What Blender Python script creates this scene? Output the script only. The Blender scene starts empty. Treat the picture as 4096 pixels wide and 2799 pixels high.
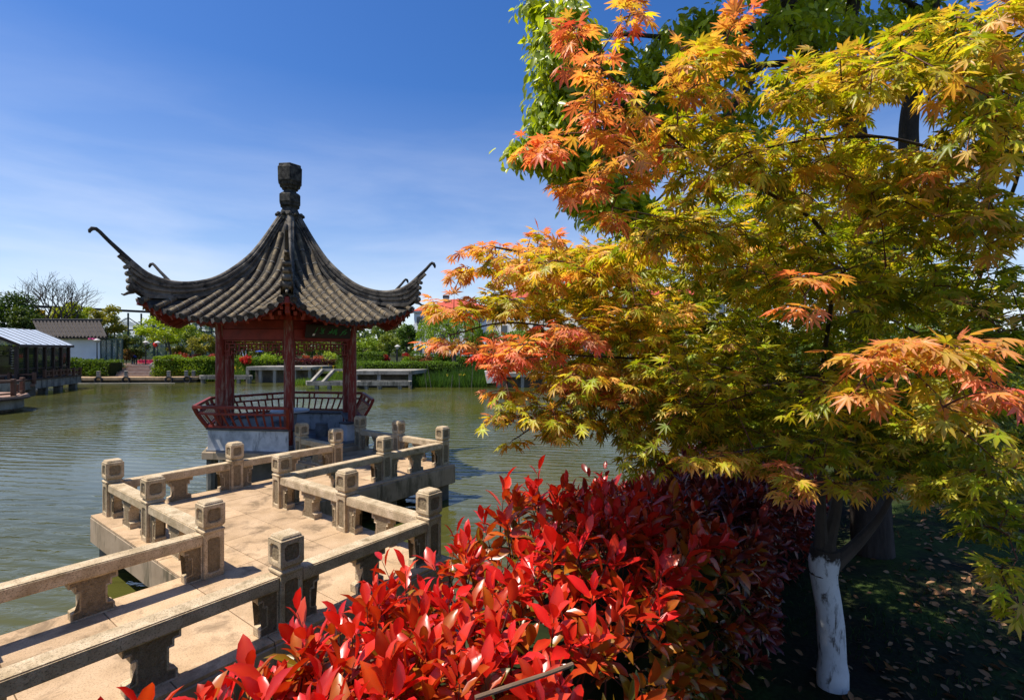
import bpy, bmesh, math, random
import numpy as np
from mathutils import Vector, Matrix
R = math.radians
random.seed(7); RNG = np.random.default_rng(11)
SC = bpy.context.scene
COL = SC.collection

# ------------------------------------------------------------------ camera, sky, sun, exposure
F_PX, CX, CY, CAM_Z = 2000.0, 2048.0, 1399.5, 2.7        # focal length and centre in pixels of the 4096 wide photograph
cam_d = bpy.data.cameras.new('camera'); cam = bpy.data.objects.new('camera', cam_d); COL.objects.link(cam)
cam.location = (0, 0, CAM_Z); cam.rotation_euler = (R(90), 0, 0)
cam_d.sensor_width = 36.0; cam_d.lens = 36.0 * F_PX / 4096.0; cam_d.clip_start = 0.05; cam_d.clip_end = 3000
SC.camera = cam

SUN_DIR = Vector((-0.472, -0.095, 1.0)).normalized()     # towards the sun
sun_el = math.asin(SUN_DIR.z); sun_az = math.atan2(SUN_DIR.x, SUN_DIR.y)
world = bpy.data.worlds.new('World'); SC.world = world; world.use_nodes = True
wn, wl = world.node_tree.nodes, world.node_tree.links
wn.clear()
w_out = wn.new('ShaderNodeOutputWorld'); w_bg = wn.new('ShaderNodeBackground')
sky = wn.new('ShaderNodeTexSky'); sky.sky_type = 'NISHITA'; sky.sun_disc = False
sky.sun_elevation = sun_el; sky.sun_rotation = sun_az; sky.air_density = 1.0; sky.dust_density = 0.6; sky.ozone_density = 3.0
hs = wn.new('ShaderNodeHueSaturation'); hs.inputs['Hue'].default_value = 0.511; hs.inputs['Saturation'].default_value = 1.33; hs.inputs['Value'].default_value = 1.2
w_tc = wn.new('ShaderNodeTexCoord'); w_map = wn.new('ShaderNodeMapping'); w_map.inputs['Scale'].default_value = (1.0, 1.0, 5.0)
w_map.inputs['Rotation'].default_value = (R(6), R(-10), R(20))
w_no = wn.new('ShaderNodeTexNoise'); w_no.inputs['Scale'].default_value = 1.9; w_no.inputs['Detail'].default_value = 6.0; w_no.inputs['Roughness'].default_value = 0.55
w_no.inputs['Distortion'].default_value = 0.3
w_cr = wn.new('ShaderNodeValToRGB'); w_cr.color_ramp.elements[0].position = 0.38; w_cr.color_ramp.elements[1].position = 0.72
w_sep = wn.new('ShaderNodeSeparateXYZ'); w_mr = wn.new('ShaderNodeMapRange')
w_mr.inputs['From Min'].default_value = 0.0; w_mr.inputs['From Max'].default_value = 0.46; w_mr.inputs['To Min'].default_value = 0.85; w_mr.inputs['To Max'].default_value = 0.0
w_add = wn.new('ShaderNodeMath'); w_add.operation = 'MULTIPLY_ADD'; w_add.inputs[1].default_value = 0.75; w_add.inputs[2].default_value = 0.34
w_mul = wn.new('ShaderNodeMath'); w_mul.operation = 'MULTIPLY'
w_mix = wn.new('ShaderNodeMix'); w_mix.data_type = 'RGBA'; w_mix.inputs['B'].default_value = (7.0, 7.5, 8.8, 1)
wl.new(sky.outputs[0], hs.inputs['Color']); wl.new(hs.outputs[0], w_mix.inputs['A'])
wl.new(w_tc.outputs['Generated'], w_map.inputs['Vector']); wl.new(w_map.outputs[0], w_no.inputs['Vector'])
wl.new(w_no.outputs['Fac'], w_cr.inputs['Fac']); wl.new(w_tc.outputs['Generated'], w_sep.inputs[0]); wl.new(w_sep.outputs['Z'], w_mr.inputs['Value'])
wl.new(w_cr.outputs['Color'], w_add.inputs[0]); wl.new(w_add.outputs[0], w_mul.inputs[0]); wl.new(w_mr.outputs[0], w_mul.inputs[1]); wl.new(w_mul.outputs[0], w_mix.inputs['Factor'])
wl.new(w_mix.outputs['Result'], w_bg.inputs['Color']); w_bg.inputs['Strength'].default_value = 0.097
wl.new(w_bg.outputs[0], w_out.inputs['Surface'])

sun_d = bpy.data.lights.new('sun', 'SUN'); sun_d.energy = 5.0; sun_d.angle = R(0.5); sun_d.color = (1.0, 0.93, 0.82)
sun = bpy.data.objects.new('sun', sun_d); COL.objects.link(sun)
sun.rotation_euler = SUN_DIR.to_track_quat('Z', 'Y').to_euler(); sun.location = (-20, -5, 40)

SC.view_settings.view_transform = 'Standard'; SC.view_settings.look = 'None'
SC.view_settings.exposure = 0.42; SC.view_settings.gamma = 1.0; SC.view_settings.use_curve_mapping = False
SC.cycles.max_bounces = 6; SC.cycles.diffuse_bounces = 2; SC.cycles.glossy_bounces = 3; SC.cycles.transmission_bounces = 4; SC.cycles.transparent_max_bounces = 8; SC.cycles.caustics_reflective = False; SC.cycles.caustics_refractive = False
SC.cycles.use_denoising = True

# ------------------------------------------------------------------ helpers
def at(px, py, D):
    "point seen at pixel (px, py) of the 4096 wide photograph, D metres in front of the camera"
    return Vector(((px - CX) / F_PX * D, D, CAM_Z + (CY - py) / F_PX * D))

EA, EB = Vector((0.7986, -0.6018, 0)), Vector((0.6018, 0.7986, 0))       # the bridge's two directions
def uv(u, v, z=0.0): return EA * u + EB * v + Vector((0, 0, z))
UVROT = math.atan2(EA.y, EA.x)

class MB:
    "collects boxes, tubes, sweeps; build() links them as one mesh object"
    def __init__(s): s.v, s.f, s.m = [], [], []
    def add(s, vs, fs, mi=0):
        b = len(s.v); s.v.extend([tuple(p) for p in vs]); s.f.extend([tuple(b + i for i in f) for f in fs]); s.m.extend([mi] * len(fs)); return s
    def box(s, c, size, rz=0.0, mi=0, M=None):
        hx, hy, hz = size[0] / 2, size[1] / 2, size[2] / 2
        P = [Vector((x, y, z)) for z in (-hz, hz) for y in (-hy, hy) for x in (-hx, hx)]
        if M is None: M = Matrix.Rotation(rz, 3, 'Z')
        P = [M @ p + Vector(c) for p in P]
        return s.add(P, [(0, 2, 3, 1), (4, 5, 7, 6), (0, 1, 5, 4), (2, 6, 7, 3), (0, 4, 6, 2), (1, 3, 7, 5)], mi)
    def bar(s, a, b, w, h, up=(0, 0, 1), mi=0):
        a, b = Vector(a), Vector(b); d = b - a; L = d.length
        if L < 1e-6: return s
        x = d / L; y = Vector(up).cross(x)
        if y.length < 1e-4: y = Vector((0, 1, 0)).cross(x)
        y.normalize(); z = x.cross(y)
        M = Matrix((x, y, z)).transposed()
        return s.box((a + b) / 2, (L, w, h), M=M, mi=mi)
    def tube(s, pts, rad, n=6, cap=True, mi=0):
        pts = [Vector(p) for p in pts]; k = len(pts)
        if not hasattr(rad, '__len__'): rad = [rad] * k
        vs, fs = [], []; prev = None
        for i, p in enumerate(pts):
            t = (pts[min(i + 1, k - 1)] - pts[max(i - 1, 0)]).normalized()
            if prev is None:
                a = Vector((0, 0, 1)) if abs(t.z) < 0.9 else Vector((1, 0, 0))
                x = a.cross(t).normalized()
            else:
                x = prev - t * prev.dot(t)
                x = x.normalized() if x.length > 1e-5 else t.orthogonal().normalized()
            prev = x; y = t.cross(x)
            for j in range(n):
                an = 2 * math.pi * j / n
                vs.append(p + (x * math.cos(an) + y * math.sin(an)) * rad[i])
        for i in range(k - 1):
            for j in range(n):
                fs.append((i * n + j, i * n + (j + 1) % n, (i + 1) * n + (j + 1) % n, (i + 1) * n + j))
        if cap: fs.append(tuple(range(n))[::-1]); fs.append(tuple((k - 1) * n + j for j in range(n)))
        return s.add(vs, fs, mi)
    def lathe(s, prof, c=(0, 0, 0), n=16, a0=0.0, mi=0):
        vs, fs = [], []; c = Vector(c)
        for r, z in prof:
            for j in range(n):
                an = a0 + 2 * math.pi * j / n
                vs.append(c + Vector((r * math.cos(an), r * math.sin(an), z)))
        for i in range(len(prof) - 1):
            for j in range(n):
                fs.append((i * n + j, i * n + (j + 1) % n, (i + 1) * n + (j + 1) % n, (i + 1) * n + j))
        fs.append(tuple(range(n))[::-1]); fs.append(tuple((len(prof) - 1) * n + j for j in range(n)))
        return s.add(vs, fs, mi)
    def prism(s, poly, z0, z1, mi=0):
        n = len(poly)
        vs = [Vector((p[0], p[1], z0)) for p in poly] + [Vector((p[0], p[1], z1)) for p in poly]
        fs = [tuple(range(n))[::-1], tuple(range(n, 2 * n))] + [(i, (i + 1) % n, n + (i + 1) % n, n + i) for i in range(n)]
        return s.add(vs, fs, mi)
    def grid(s, rows, mi=0):
        k = len(rows[0]); vs = [p for r in rows for p in r]
        fs = [(i * k + j, i * k + j + 1, (i + 1) * k + j + 1, (i + 1) * k + j) for i in range(len(rows) - 1) for j in range(k - 1)]
        return s.add(vs, fs, mi)
    def mesh(s, name, mats, smooth=False, bevel=0.0, segs=1):
        me = bpy.data.meshes.new(name); me.from_pydata(s.v, [], s.f)
        for m in (mats if isinstance(mats, (list, tuple)) else [mats]): me.materials.append(m)
        if any(s.m): me.polygons.foreach_set('material_index', s.m)
        bm = bmesh.new(); bm.from_mesh(me)
        bmesh.ops.recalc_face_normals(bm, faces=bm.faces)
        if bevel > 0:
            ed = [e for e in bm.edges if len(e.link_faces) == 2 and e.calc_face_angle(0) > 0.6]
            bmesh.ops.bevel(bm, geom=ed, offset=bevel, segments=segs, affect='EDGES', clamp_overlap=True)
        bm.to_mesh(me); bm.free()
        if smooth:
            me.polygons.foreach_set('use_smooth', [True] * len(me.polygons))
            me.set_sharp_from_angle(angle=R(38))
        me.update(); return me
    def build(s, name, mats, parent=None, **kw):
        return link(name, s.mesh(name, mats, **kw), parent)

def link(name, me, parent=None, M=None):
    o = bpy.data.objects.new(name, me); COL.objects.link(o)
    if parent is not None:
        o.parent = parent; o.matrix_parent_inverse = parent_world(parent).inverted()
    if M is not None: o.matrix_basis = M
    return o
def parent_world(p):
    m = p.matrix_basis.copy()
    return m if p.parent is None else parent_world(p.parent) @ p.matrix_parent_inverse @ m
def tag(o, label, cat=None, group=None, kind=None):
    if label: o['label'] = label
    if cat: o['category'] = cat
    if group: o['group'] = group
    if kind: o['kind'] = kind
    return o
def thing(name, label, cat, loc=(0, 0, 0), group=None):
    o = bpy.data.objects.new(name, None); COL.objects.link(o); o.location = loc; o.empty_display_size = 0.2
    return tag(o, label, cat, group)

# ------------------------------------------------------------------ materials
def newmat(name):
    m = bpy.data.materials.new(name); m.use_nodes = True
    nt = m.node_tree; b = nt.nodes['Principled BSDF']; return m, nt, b
def nd(nt, t, **kw):
    n = nt.nodes.new(t)
    for k, v in kw.items(): n.inputs[k.replace('_', ' ')].default_value = v
    return n
def ramp(nt, stops):
    n = nt.nodes.new('ShaderNodeValToRGB'); e = n.color_ramp.elements
    while len(e) < len(stops): e.new(0.5)
    for i, (p, c) in enumerate(stops): e[i].position = p; e[i].color = (c[0], c[1], c[2], 1)
    return n
def surf(name, cols, scale=3.0, rough=0.8, bump=0.3, bscale=60.0, bdist=0.01, spec=0.3, speck=None, detail=6.0, stretch=(1, 1, 1), stain=None, metal=0.0):
    "weathered solid colour: large noise between cols, fine bump, optional speckle (colour, scale, amount) and stain (colour, scale, threshold)"
    m, nt, b = newmat(name); L = nt.links.new
    g = nt.nodes.new('ShaderNodeNewGeometry'); mp = nt.nodes.new('ShaderNodeMapping'); mp.inputs['Scale'].default_value = stretch
    L(g.outputs['Position'], mp.inputs['Vector'])
    n1 = nd(nt, 'ShaderNodeTexNoise', Scale=scale, Detail=detail, Roughness=0.62); L(mp.outputs[0], n1.inputs['Vector'])
    k = len(cols); r = ramp(nt, [(0.3 + 0.4 * i / max(1, k - 1), c) for i, c in enumerate(cols)]); L(n1.outputs['Fac'], r.inputs['Fac'])
    out = r.outputs['Color']
    if speck:
        n2 = nd(nt, 'ShaderNodeTexNoise', Scale=speck[1], Detail=2.0, Roughness=0.7); L(g.outputs['Position'], n2.inputs['Vector'])
        r2 = ramp(nt, [(0.52, (0, 0, 0)), (0.66, (speck[2],) * 3)]); L(n2.outputs['Fac'], r2.inputs['Fac'])
        mx = nt.nodes.new('ShaderNodeMix'); mx.data_type = 'RGBA'; mx.inputs['B'].default_value = (*speck[0], 1)
        L(r2.outputs['Color'], mx.inputs['Factor']); L(out, mx.inputs['A']); out = mx.outputs['Result']
    if stain:
        n3 = nd(nt, 'ShaderNodeTexNoise', Scale=stain[1], Detail=5.0, Roughness=0.7, Distortion=0.4)
        mp3 = nt.nodes.new('ShaderNodeMapping'); mp3.inputs['Scale'].default_value = stain[3] if len(stain) > 3 else (1, 1, 1)
        L(g.outputs['Position'], mp3.inputs['Vector']); L(mp3.outputs[0], n3.inputs['Vector'])
        r3 = ramp(nt, [(stain[2] - 0.05, (0, 0, 0)), (stain[2] + 0.07, (0.9, 0.9, 0.9))]); L(n3.outputs['Fac'], r3.inputs['Fac'])
        mx = nt.nodes.new('ShaderNodeMix'); mx.data_type = 'RGBA'; mx.inputs['B'].default_value = (*stain[0], 1)
        L(r3.outputs['Color'], mx.inputs['Factor']); L(out, mx.inputs['A']); out = mx.outputs['Result']
    L(out, b.inputs['Base Color'])
    b.inputs['Roughness'].default_value = rough; b.inputs['Specular IOR Level'].default_value = spec; b.inputs['Metallic'].default_value = metal
    if bump > 0:
        nb = nd(nt, 'ShaderNodeTexNoise', Scale=bscale, Detail=4.0, Roughness=0.65); L(mp.outputs[0], nb.inputs['Vector'])
        bp = nt.nodes.new('ShaderNodeBump'); bp.inputs['Strength'].default_value = bump; bp.inputs['Distance'].default_value = bdist
        L(nb.outputs['Fac'], bp.inputs['Height']); L(bp.outputs[0], b.inputs['Normal'])
    return m
def per_object(m, amount):
    nt = m.node_tree; b = nt.nodes['Principled BSDF']; src = b.inputs['Base Color'].links[0].from_socket
    oi = nt.nodes.new('ShaderNodeObjectInfo'); mr = nt.nodes.new('ShaderNodeMapRange'); mr.inputs['To Min'].default_value = 1 - amount; mr.inputs['To Max'].default_value = 1 + amount
    nt.links.new(oi.outputs['Random'], mr.inputs['Value']); h = nt.nodes.new('ShaderNodeHueSaturation'); nt.links.new(mr.outputs[0], h.inputs['Value']); nt.links.new(src, h.inputs['Color']); nt.links.new(h.outputs[0], b.inputs['Base Color'])
def leafmat(name, rough=0.45, trans=0.35, spec=0.4, tint=(1, 1, 1), tgain=1.3):
    "leaf: per-leaf colour attribute, gloss on top, light coming through"
    m, nt, b = newmat(name); L = nt.links.new
    a = nt.nodes.new('ShaderNodeVertexColor'); a.layer_name = 'Col'
    b.inputs['Roughness'].default_value = rough; b.inputs['Specular IOR Level'].default_value = spec
    L(a.outputs['Color'], b.inputs['Base Color'])
    t = nt.nodes.new('ShaderNodeBsdfTranslucent'); gm = nt.nodes.new('ShaderNodeMix'); gm.data_type = 'RGBA'; gm.blend_type = 'MULTIPLY'
    gm.inputs['Factor'].default_value = 1.0; gm.inputs['B'].default_value = (tint[0] * tgain, tint[1] * tgain, tint[2] * tgain, 1)
    L(a.outputs['Color'], gm.inputs['A']); L(gm.outputs['Result'], t.inputs['Color'])
    mx = nt.nodes.new('ShaderNodeMixShader'); mx.inputs['Fac'].default_value = trans
    L(b.outputs[0], mx.inputs[1]); L(t.outputs[0], mx.inputs[2]); L(mx.outputs[0], nt.nodes['Material Output'].inputs['Surface'])
    return m

M = {}
M['granite'] = surf('granite', [(0.37, 0.275, 0.155), (0.51, 0.39, 0.24), (0.66, 0.52, 0.345)], 5.5, 0.85, 0.7, 80, 0.007, 0.25, speck=((0.12, 0.085, 0.045), 80, 0.7), stain=((0.20, 0.15, 0.08), 3.4, 0.63))
M['granite_carved'] = surf('granite_carved', [(0.20, 0.15, 0.085), (0.34, 0.26, 0.16)], 24, 0.9, 1.0, 42, 0.03, 0.2, speck=((0.1, 0.08, 0.05), 120, 0.6))  # sunk panels darker than the plain faces: shade put into the colour
M['paving'] = surf('paving', [(0.38, 0.255, 0.14), (0.49, 0.335, 0.195), (0.57, 0.40, 0.245)], 2.6, 0.85, 0.5, 90, 0.005, 0.25, speck=((0.19, 0.125, 0.07), 70, 0.6), stain=((0.22, 0.15, 0.085), 2.3, 0.57))
per_object(M['paving'], 0.12)
M['slab'] = surf('slab', [(0.26, 0.19, 0.12), (0.36, 0.27, 0.18), (0.42, 0.32, 0.22)], 1.8, 0.9, 0.4, 60, 0.006, 0.2, stain=((0.12, 0.10, 0.06), 2.5, 0.57, (1, 1, 0.25)))
M['pier'] = surf('pier', [(0.08, 0.075, 0.06), (0.2, 0.17, 0.13)], 3, 0.9, 0.4, 40)
M['plaster'] = surf('plaster', [(0.30, 0.32, 0.34), (0.52, 0.54, 0.55), (0.66, 0.67, 0.67)], 2.2, 0.9, 0.25, 50, 0.006, 0.2, stain=((0.16, 0.17, 0.17), 3.0, 0.58, (1, 1, 0.3)))
M['seat'] = surf('seat', [(0.035, 0.035, 0.04), (0.09, 0.09, 0.095)], 5, 0.6, 0.2, 60)
M['red_wood'] = surf('red_wood', [(0.13, 0.013, 0.008), (0.19, 0.020, 0.011), (0.24, 0.03, 0.016)], 4, 0.55, 0.25, 40, 0.004, 0.35)
M['column'] = surf('column', [(0.12, 0.014, 0.010), (0.18, 0.02, 0.013), (0.22, 0.03, 0.02)], 4, 0.6, 0.6, 30, 0.012, 0.3, stretch=(3, 3, 0.5), stain=((0.26, 0.18, 0.14), 9, 0.55, (2.2, 2.2, 0.32)))
M['tile'] = surf('tile', [(0.042, 0.034, 0.026), (0.105, 0.083, 0.055), (0.185, 0.143, 0.085)], 3.5, 0.85, 0.5, 60, 0.008, 0.25, stain=((0.26, 0.20, 0.115), 5, 0.55))
M['pan_tile'] = surf('pan_tile', [(0.02, 0.019, 0.018), (0.05, 0.045, 0.037), (0.10, 0.085, 0.06)], 5, 0.9, 0.8, 25, 0.02, 0.2)
M['mortar'] = surf('mortar', [(0.30, 0.28, 0.25), (0.42, 0.40, 0.36)], 10, 0.9, 0.2)
M['ridge'] = surf('ridge', [(0.05, 0.044, 0.036), (0.14, 0.122, 0.097), (0.27, 0.238, 0.188)], 3.0, 0.9, 0.6, 45, 0.012, 0.2, stain=((0.018, 0.018, 0.018), 4.5, 0.56))
M['finial'] = surf('finial', [(0.025, 0.024, 0.021), (0.07, 0.064, 0.053), (0.15, 0.135, 0.105)], 7, 0.9, 0.8, 40, 0.02, 0.2, stain=((0.015, 0.015, 0.014), 6, 0.53))
M['horn'] = surf('horn', [(0.02, 0.02, 0.02), (0.07, 0.065, 0.06)], 6, 0.85, 0.4, 50)
M['plaque'] = surf('plaque', [(0.012, 0.008, 0.007), (0.03, 0.016, 0.012)], 5, 0.5, 0.1)
M['green_paint'] = surf('green_paint', [(0.02, 0.22, 0.05), (0.04, 0.33, 0.08)], 8, 0.6, 0.0)
M['white_paint'] = surf('white_paint', [(0.6, 0.58, 0.54), (0.72, 0.7, 0.66)], 8, 0.7, 0.0)
M['grey_stone'] = surf('grey_stone', [(0.10, 0.10, 0.10), (0.19, 0.19, 0.19), (0.26, 0.26, 0.26)], 4, 0.75, 0.25, 60, 0.005)
M['table_stone'] = surf('table_stone', [(0.34, 0.36, 0.38), (0.46, 0.48, 0.5)], 4, 0.45, 0.1, 80, 0.003, 0.5)
M['concrete'] = surf('concrete', [(0.19, 0.175, 0.145), (0.28, 0.26, 0.22), (0.36, 0.335, 0.285)], 1.0, 0.9, 0.2, 20, stain=((0.14, 0.13, 0.11), 1.5, 0.58, (1, 1, 0.3)))
M['concrete_dark'] = surf('concrete_dark', [(0.11, 0.105, 0.09), (0.2, 0.19, 0.16), (0.3, 0.28, 0.24)], 1.5, 0.9, 0.2, 20, stain=((0.05, 0.05, 0.04), 2.5, 0.55, (1, 1, 0.2)))
M['white_wall'] = surf('white_wall', [(0.62, 0.62, 0.62), (0.74, 0.74, 0.73)], 0.6, 0.9, 0.0)
M['cream_wall'] = surf('cream_wall', [(0.66, 0.63, 0.55), (0.74, 0.71, 0.64)], 0.3, 0.9, 0.0)
M['grey_brick'] = surf('grey_brick', [(0.07, 0.08, 0.10), (0.15, 0.16, 0.18)], 6, 0.9, 0.3, 30)
M['red_roof'] = surf('red_roof', [(0.36, 0.055, 0.03), (0.5, 0.09, 0.05)], 1.5, 0.8, 0.0)
M['steel_green'] = surf('steel_green', [(0.015, 0.035, 0.03), (0.03, 0.06, 0.05)], 3, 0.5, 0.0)
M['dark_wood'] = surf('dark_wood', [(0.022, 0.014, 0.011), (0.055, 0.03, 0.02)], 4, 0.6, 0.2, 30)
M['brown_wood'] = surf('brown_wood', [(0.07, 0.03, 0.017), (0.14, 0.065, 0.036)], 3, 0.65, 0.2, 30, stretch=(1, 1, 4))
M['deck_wood'] = surf('deck_wood', [(0.24, 0.14, 0.09), (0.36, 0.23, 0.16)], 2, 0.7, 0.2, 30)
M['black'] = surf('black', [(0.012, 0.012, 0.012), (0.03, 0.03, 0.03)], 5, 0.6, 0.0)
M['rubber'] = surf('rubber', [(0.015, 0.015, 0.017), (0.035, 0.035, 0.035)], 6, 0.8, 0.0)
M['lamp_grey'] = surf('lamp_grey', [(0.35, 0.34, 0.32), (0.48, 0.47, 0.44)], 5, 0.5, 0.0)
M['lantern_red'] = surf('lantern_red', [(0.55, 0.02, 0.01), (0.68, 0.04, 0.02)], 8, 0.5, 0.0)
M['pink_flag'] = surf('pink_flag', [(0.75, 0.06, 0.25), (0.8, 0.2, 0.35)], 8, 0.7, 0.0)
M['cloth_white'] = surf('cloth_white', [(0.62, 0.6, 0.55), (0.74, 0.72, 0.68)], 4, 0.8, 0.0)
M['cloth_blue'] = surf('cloth_blue', [(0.02, 0.04, 0.22), (0.03, 0.07, 0.34)], 4, 0.8, 0.0)
M['roof_panel'] = surf('roof_panel', [(0.50, 0.56, 0.62), (0.62, 0.68, 0.74)], 0.8, 0.35, 0.0, spec=0.5)
M['solar'] = surf('solar', [(0.02, 0.025, 0.04), (0.05, 0.06, 0.08)], 3, 0.3, 0.0)
M['rock'] = surf('rock', [(0.09, 0.085, 0.075), (0.2, 0.19, 0.17), (0.3, 0.28, 0.25)], 2.5, 0.9, 0.6, 8, 0.08)
M['bark_maple'] = surf('bark_maple', [(0.03, 0.022, 0.016), (0.075, 0.055, 0.04)], 8, 0.9, 0.6, 50, 0.01, stretch=(1, 1, 0.4))
M['bark_camphor'] = surf('bark_camphor', [(0.025, 0.02, 0.016), (0.07, 0.055, 0.045)], 9, 0.95, 1.0, 26, 0.03, stretch=(1, 1, 0.25))
M['bark'] = surf('bark', [(0.05, 0.04, 0.03), (0.11, 0.09, 0.07)], 5, 0.9, 0.4, 20)
M['bark_pale'] = surf('bark_pale', [(0.09, 0.075, 0.065), (0.15, 0.13, 0.115)], 5, 0.9, 0.2, 20)
M['twig_red'] = surf('twig_red', [(0.06, 0.02, 0.012), (0.12, 0.04, 0.02)], 8, 0.7, 0.0)
M['twig_brown'] = surf('twig_brown', [(0.12, 0.075, 0.045), (0.2, 0.13, 0.08)], 12, 0.8, 0.3, 60)
M['limewash'] = surf('limewash', [(0.50, 0.50, 0.49), (0.62, 0.62, 0.61), (0.70, 0.70, 0.69)], 5, 0.9, 0.4, 70, 0.006, 0.2, stain=((0.07, 0.055, 0.04), 17, 0.585, (1, 1, 0.28)))
def trunk_wash():
    m = M['limewash'].copy(); m.name = 'limewash_trunk'; nt = m.node_tree; b = nt.nodes['Principled BSDF']; L = nt.links.new; src = b.inputs['Base Color'].links[0].from_socket
    g = nt.nodes.new('ShaderNodeNewGeometry'); sx = nt.nodes.new('ShaderNodeSeparateXYZ'); L(g.outputs['Position'], sx.inputs[0])
    no = nd(nt, 'ShaderNodeTexNoise', Scale=14.0, Detail=4.0); L(g.outputs['Position'], no.inputs['Vector'])
    ad = nt.nodes.new('ShaderNodeMath'); ad.operation = 'MULTIPLY_ADD'; ad.inputs[1].default_value = 0.22; L(no.outputs['Fac'], ad.inputs[0]); L(sx.outputs['Z'], ad.inputs[2])
    r = ramp(nt, [(0.0, (0, 0, 0)), (1.0, (1, 1, 1))]); mr = nt.nodes.new('ShaderNodeMapRange'); mr.inputs['From Min'].default_value = 1.27; mr.inputs["From Max"].default_value = 1.30; L(ad.outputs[0], mr.inputs['Value'])
    mx = nt.nodes.new('ShaderNodeMix'); mx.data_type = 'RGBA'; mx.inputs['B'].default_value = (0.045, 0.034, 0.025, 1); L(mr.outputs[0], mx.inputs['Factor']); L(src, mx.inputs['A']); L(mx.outputs['Result'], b.inputs['Base Color'])
    return m
M['trunk_wash'] = trunk_wash()
M['tile_cap'] = surf('tile_cap', [(0.018, 0.017, 0.017), (0.05, 0.046, 0.042), (0.10, 0.092, 0.08)], 14, 0.85, 0.6, 60, 0.012)  # darker than the tiles: the caps' shadow side put into the colour
M['tile_dark'] = surf('tile_dark', [(0.022, 0.02, 0.02), (0.05, 0.042, 0.038), (0.085, 0.068, 0.055)], 4, 0.85, 0.0)
M['maple_leaf'] = leafmat('maple_leaf', 0.42, 0.40, 0.4, (1.05, 1.0, 0.45), 1.75)
M['photinia_leaf'] = leafmat('photinia_leaf', 0.30, 0.25, 0.5, (1.1, 0.7, 0.4), 1.5)
M['camphor_leaf'] = leafmat('camphor_leaf', 0.32, 0.45, 0.5, (1.1, 1.05, 0.35), 1.9)
M['far_leaf'] = leafmat('far_leaf', 0.55, 0.35, 0.25, (1.1, 1.05, 0.4), 1.3)
M['litter'] = leafmat('litter', 0.8, 0.0, 0.15)

def glassmat(name, tint, rough=0.05, alpha=0.35):
    m, nt, b = newmat(name); L = nt.links.new
    b.inputs['Base Color'].default_value = (*tint, 1); b.inputs['Roughness'].default_value = rough
    b.inputs['Specular IOR Level'].default_value = 0.7; b.inputs['Alpha'].default_value = alpha
    return m
M['glass_dark'] = glassmat('glass_dark', (0.02, 0.028, 0.022), 0.04, 0.8)
M['glass_pale'] = glassmat('glass_pale', (0.18, 0.26, 0.24), 0.06, 0.45)
M['window'] = glassmat('window', (0.03, 0.035, 0.045), 0.08, 1.0)

def ground_material():
    m, nt, b = newmat('ground_soil_grass'); L = nt.links.new
    g = nt.nodes.new('ShaderNodeNewGeometry')
    n1 = nd(nt, 'ShaderNodeTexNoise', Scale=0.9, Detail=6.0, Roughness=0.65); L(g.outputs['Position'], n1.inputs['Vector'])
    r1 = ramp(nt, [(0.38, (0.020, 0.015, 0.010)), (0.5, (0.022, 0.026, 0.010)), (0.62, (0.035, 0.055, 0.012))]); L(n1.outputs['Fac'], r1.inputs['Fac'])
    n2 = nd(nt, 'ShaderNodeTexNoise', Scale=28.0, Detail=3.0); L(g.outputs['Position'], n2.inputs['Vector'])
    mx = nt.nodes.new('ShaderNodeMix'); mx.data_type = 'RGBA'; mx.blend_type = 'OVERLAY'; mx.inputs['Factor'].default_value = 0.6
    L(r1.outputs['Color'], mx.inputs['A']); L(n2.outputs['Fac'], mx.inputs['B']); L(mx.outputs['Result'], b.inputs['Base Color'])
    b.inputs['Roughness'].default_value = 0.95; b.inputs['Specular IOR Level'].default_value = 0.1
    bp = nt.nodes.new('ShaderNodeBump'); bp.inputs['Strength'].default_value = 0.6; bp.inputs['Distance'].default_value = 0.03
    L(n2.outputs['Fac'], bp.inputs['Height']); L(bp.outputs[0], b.inputs['Normal']); return m
M['ground'] = ground_material()

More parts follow.
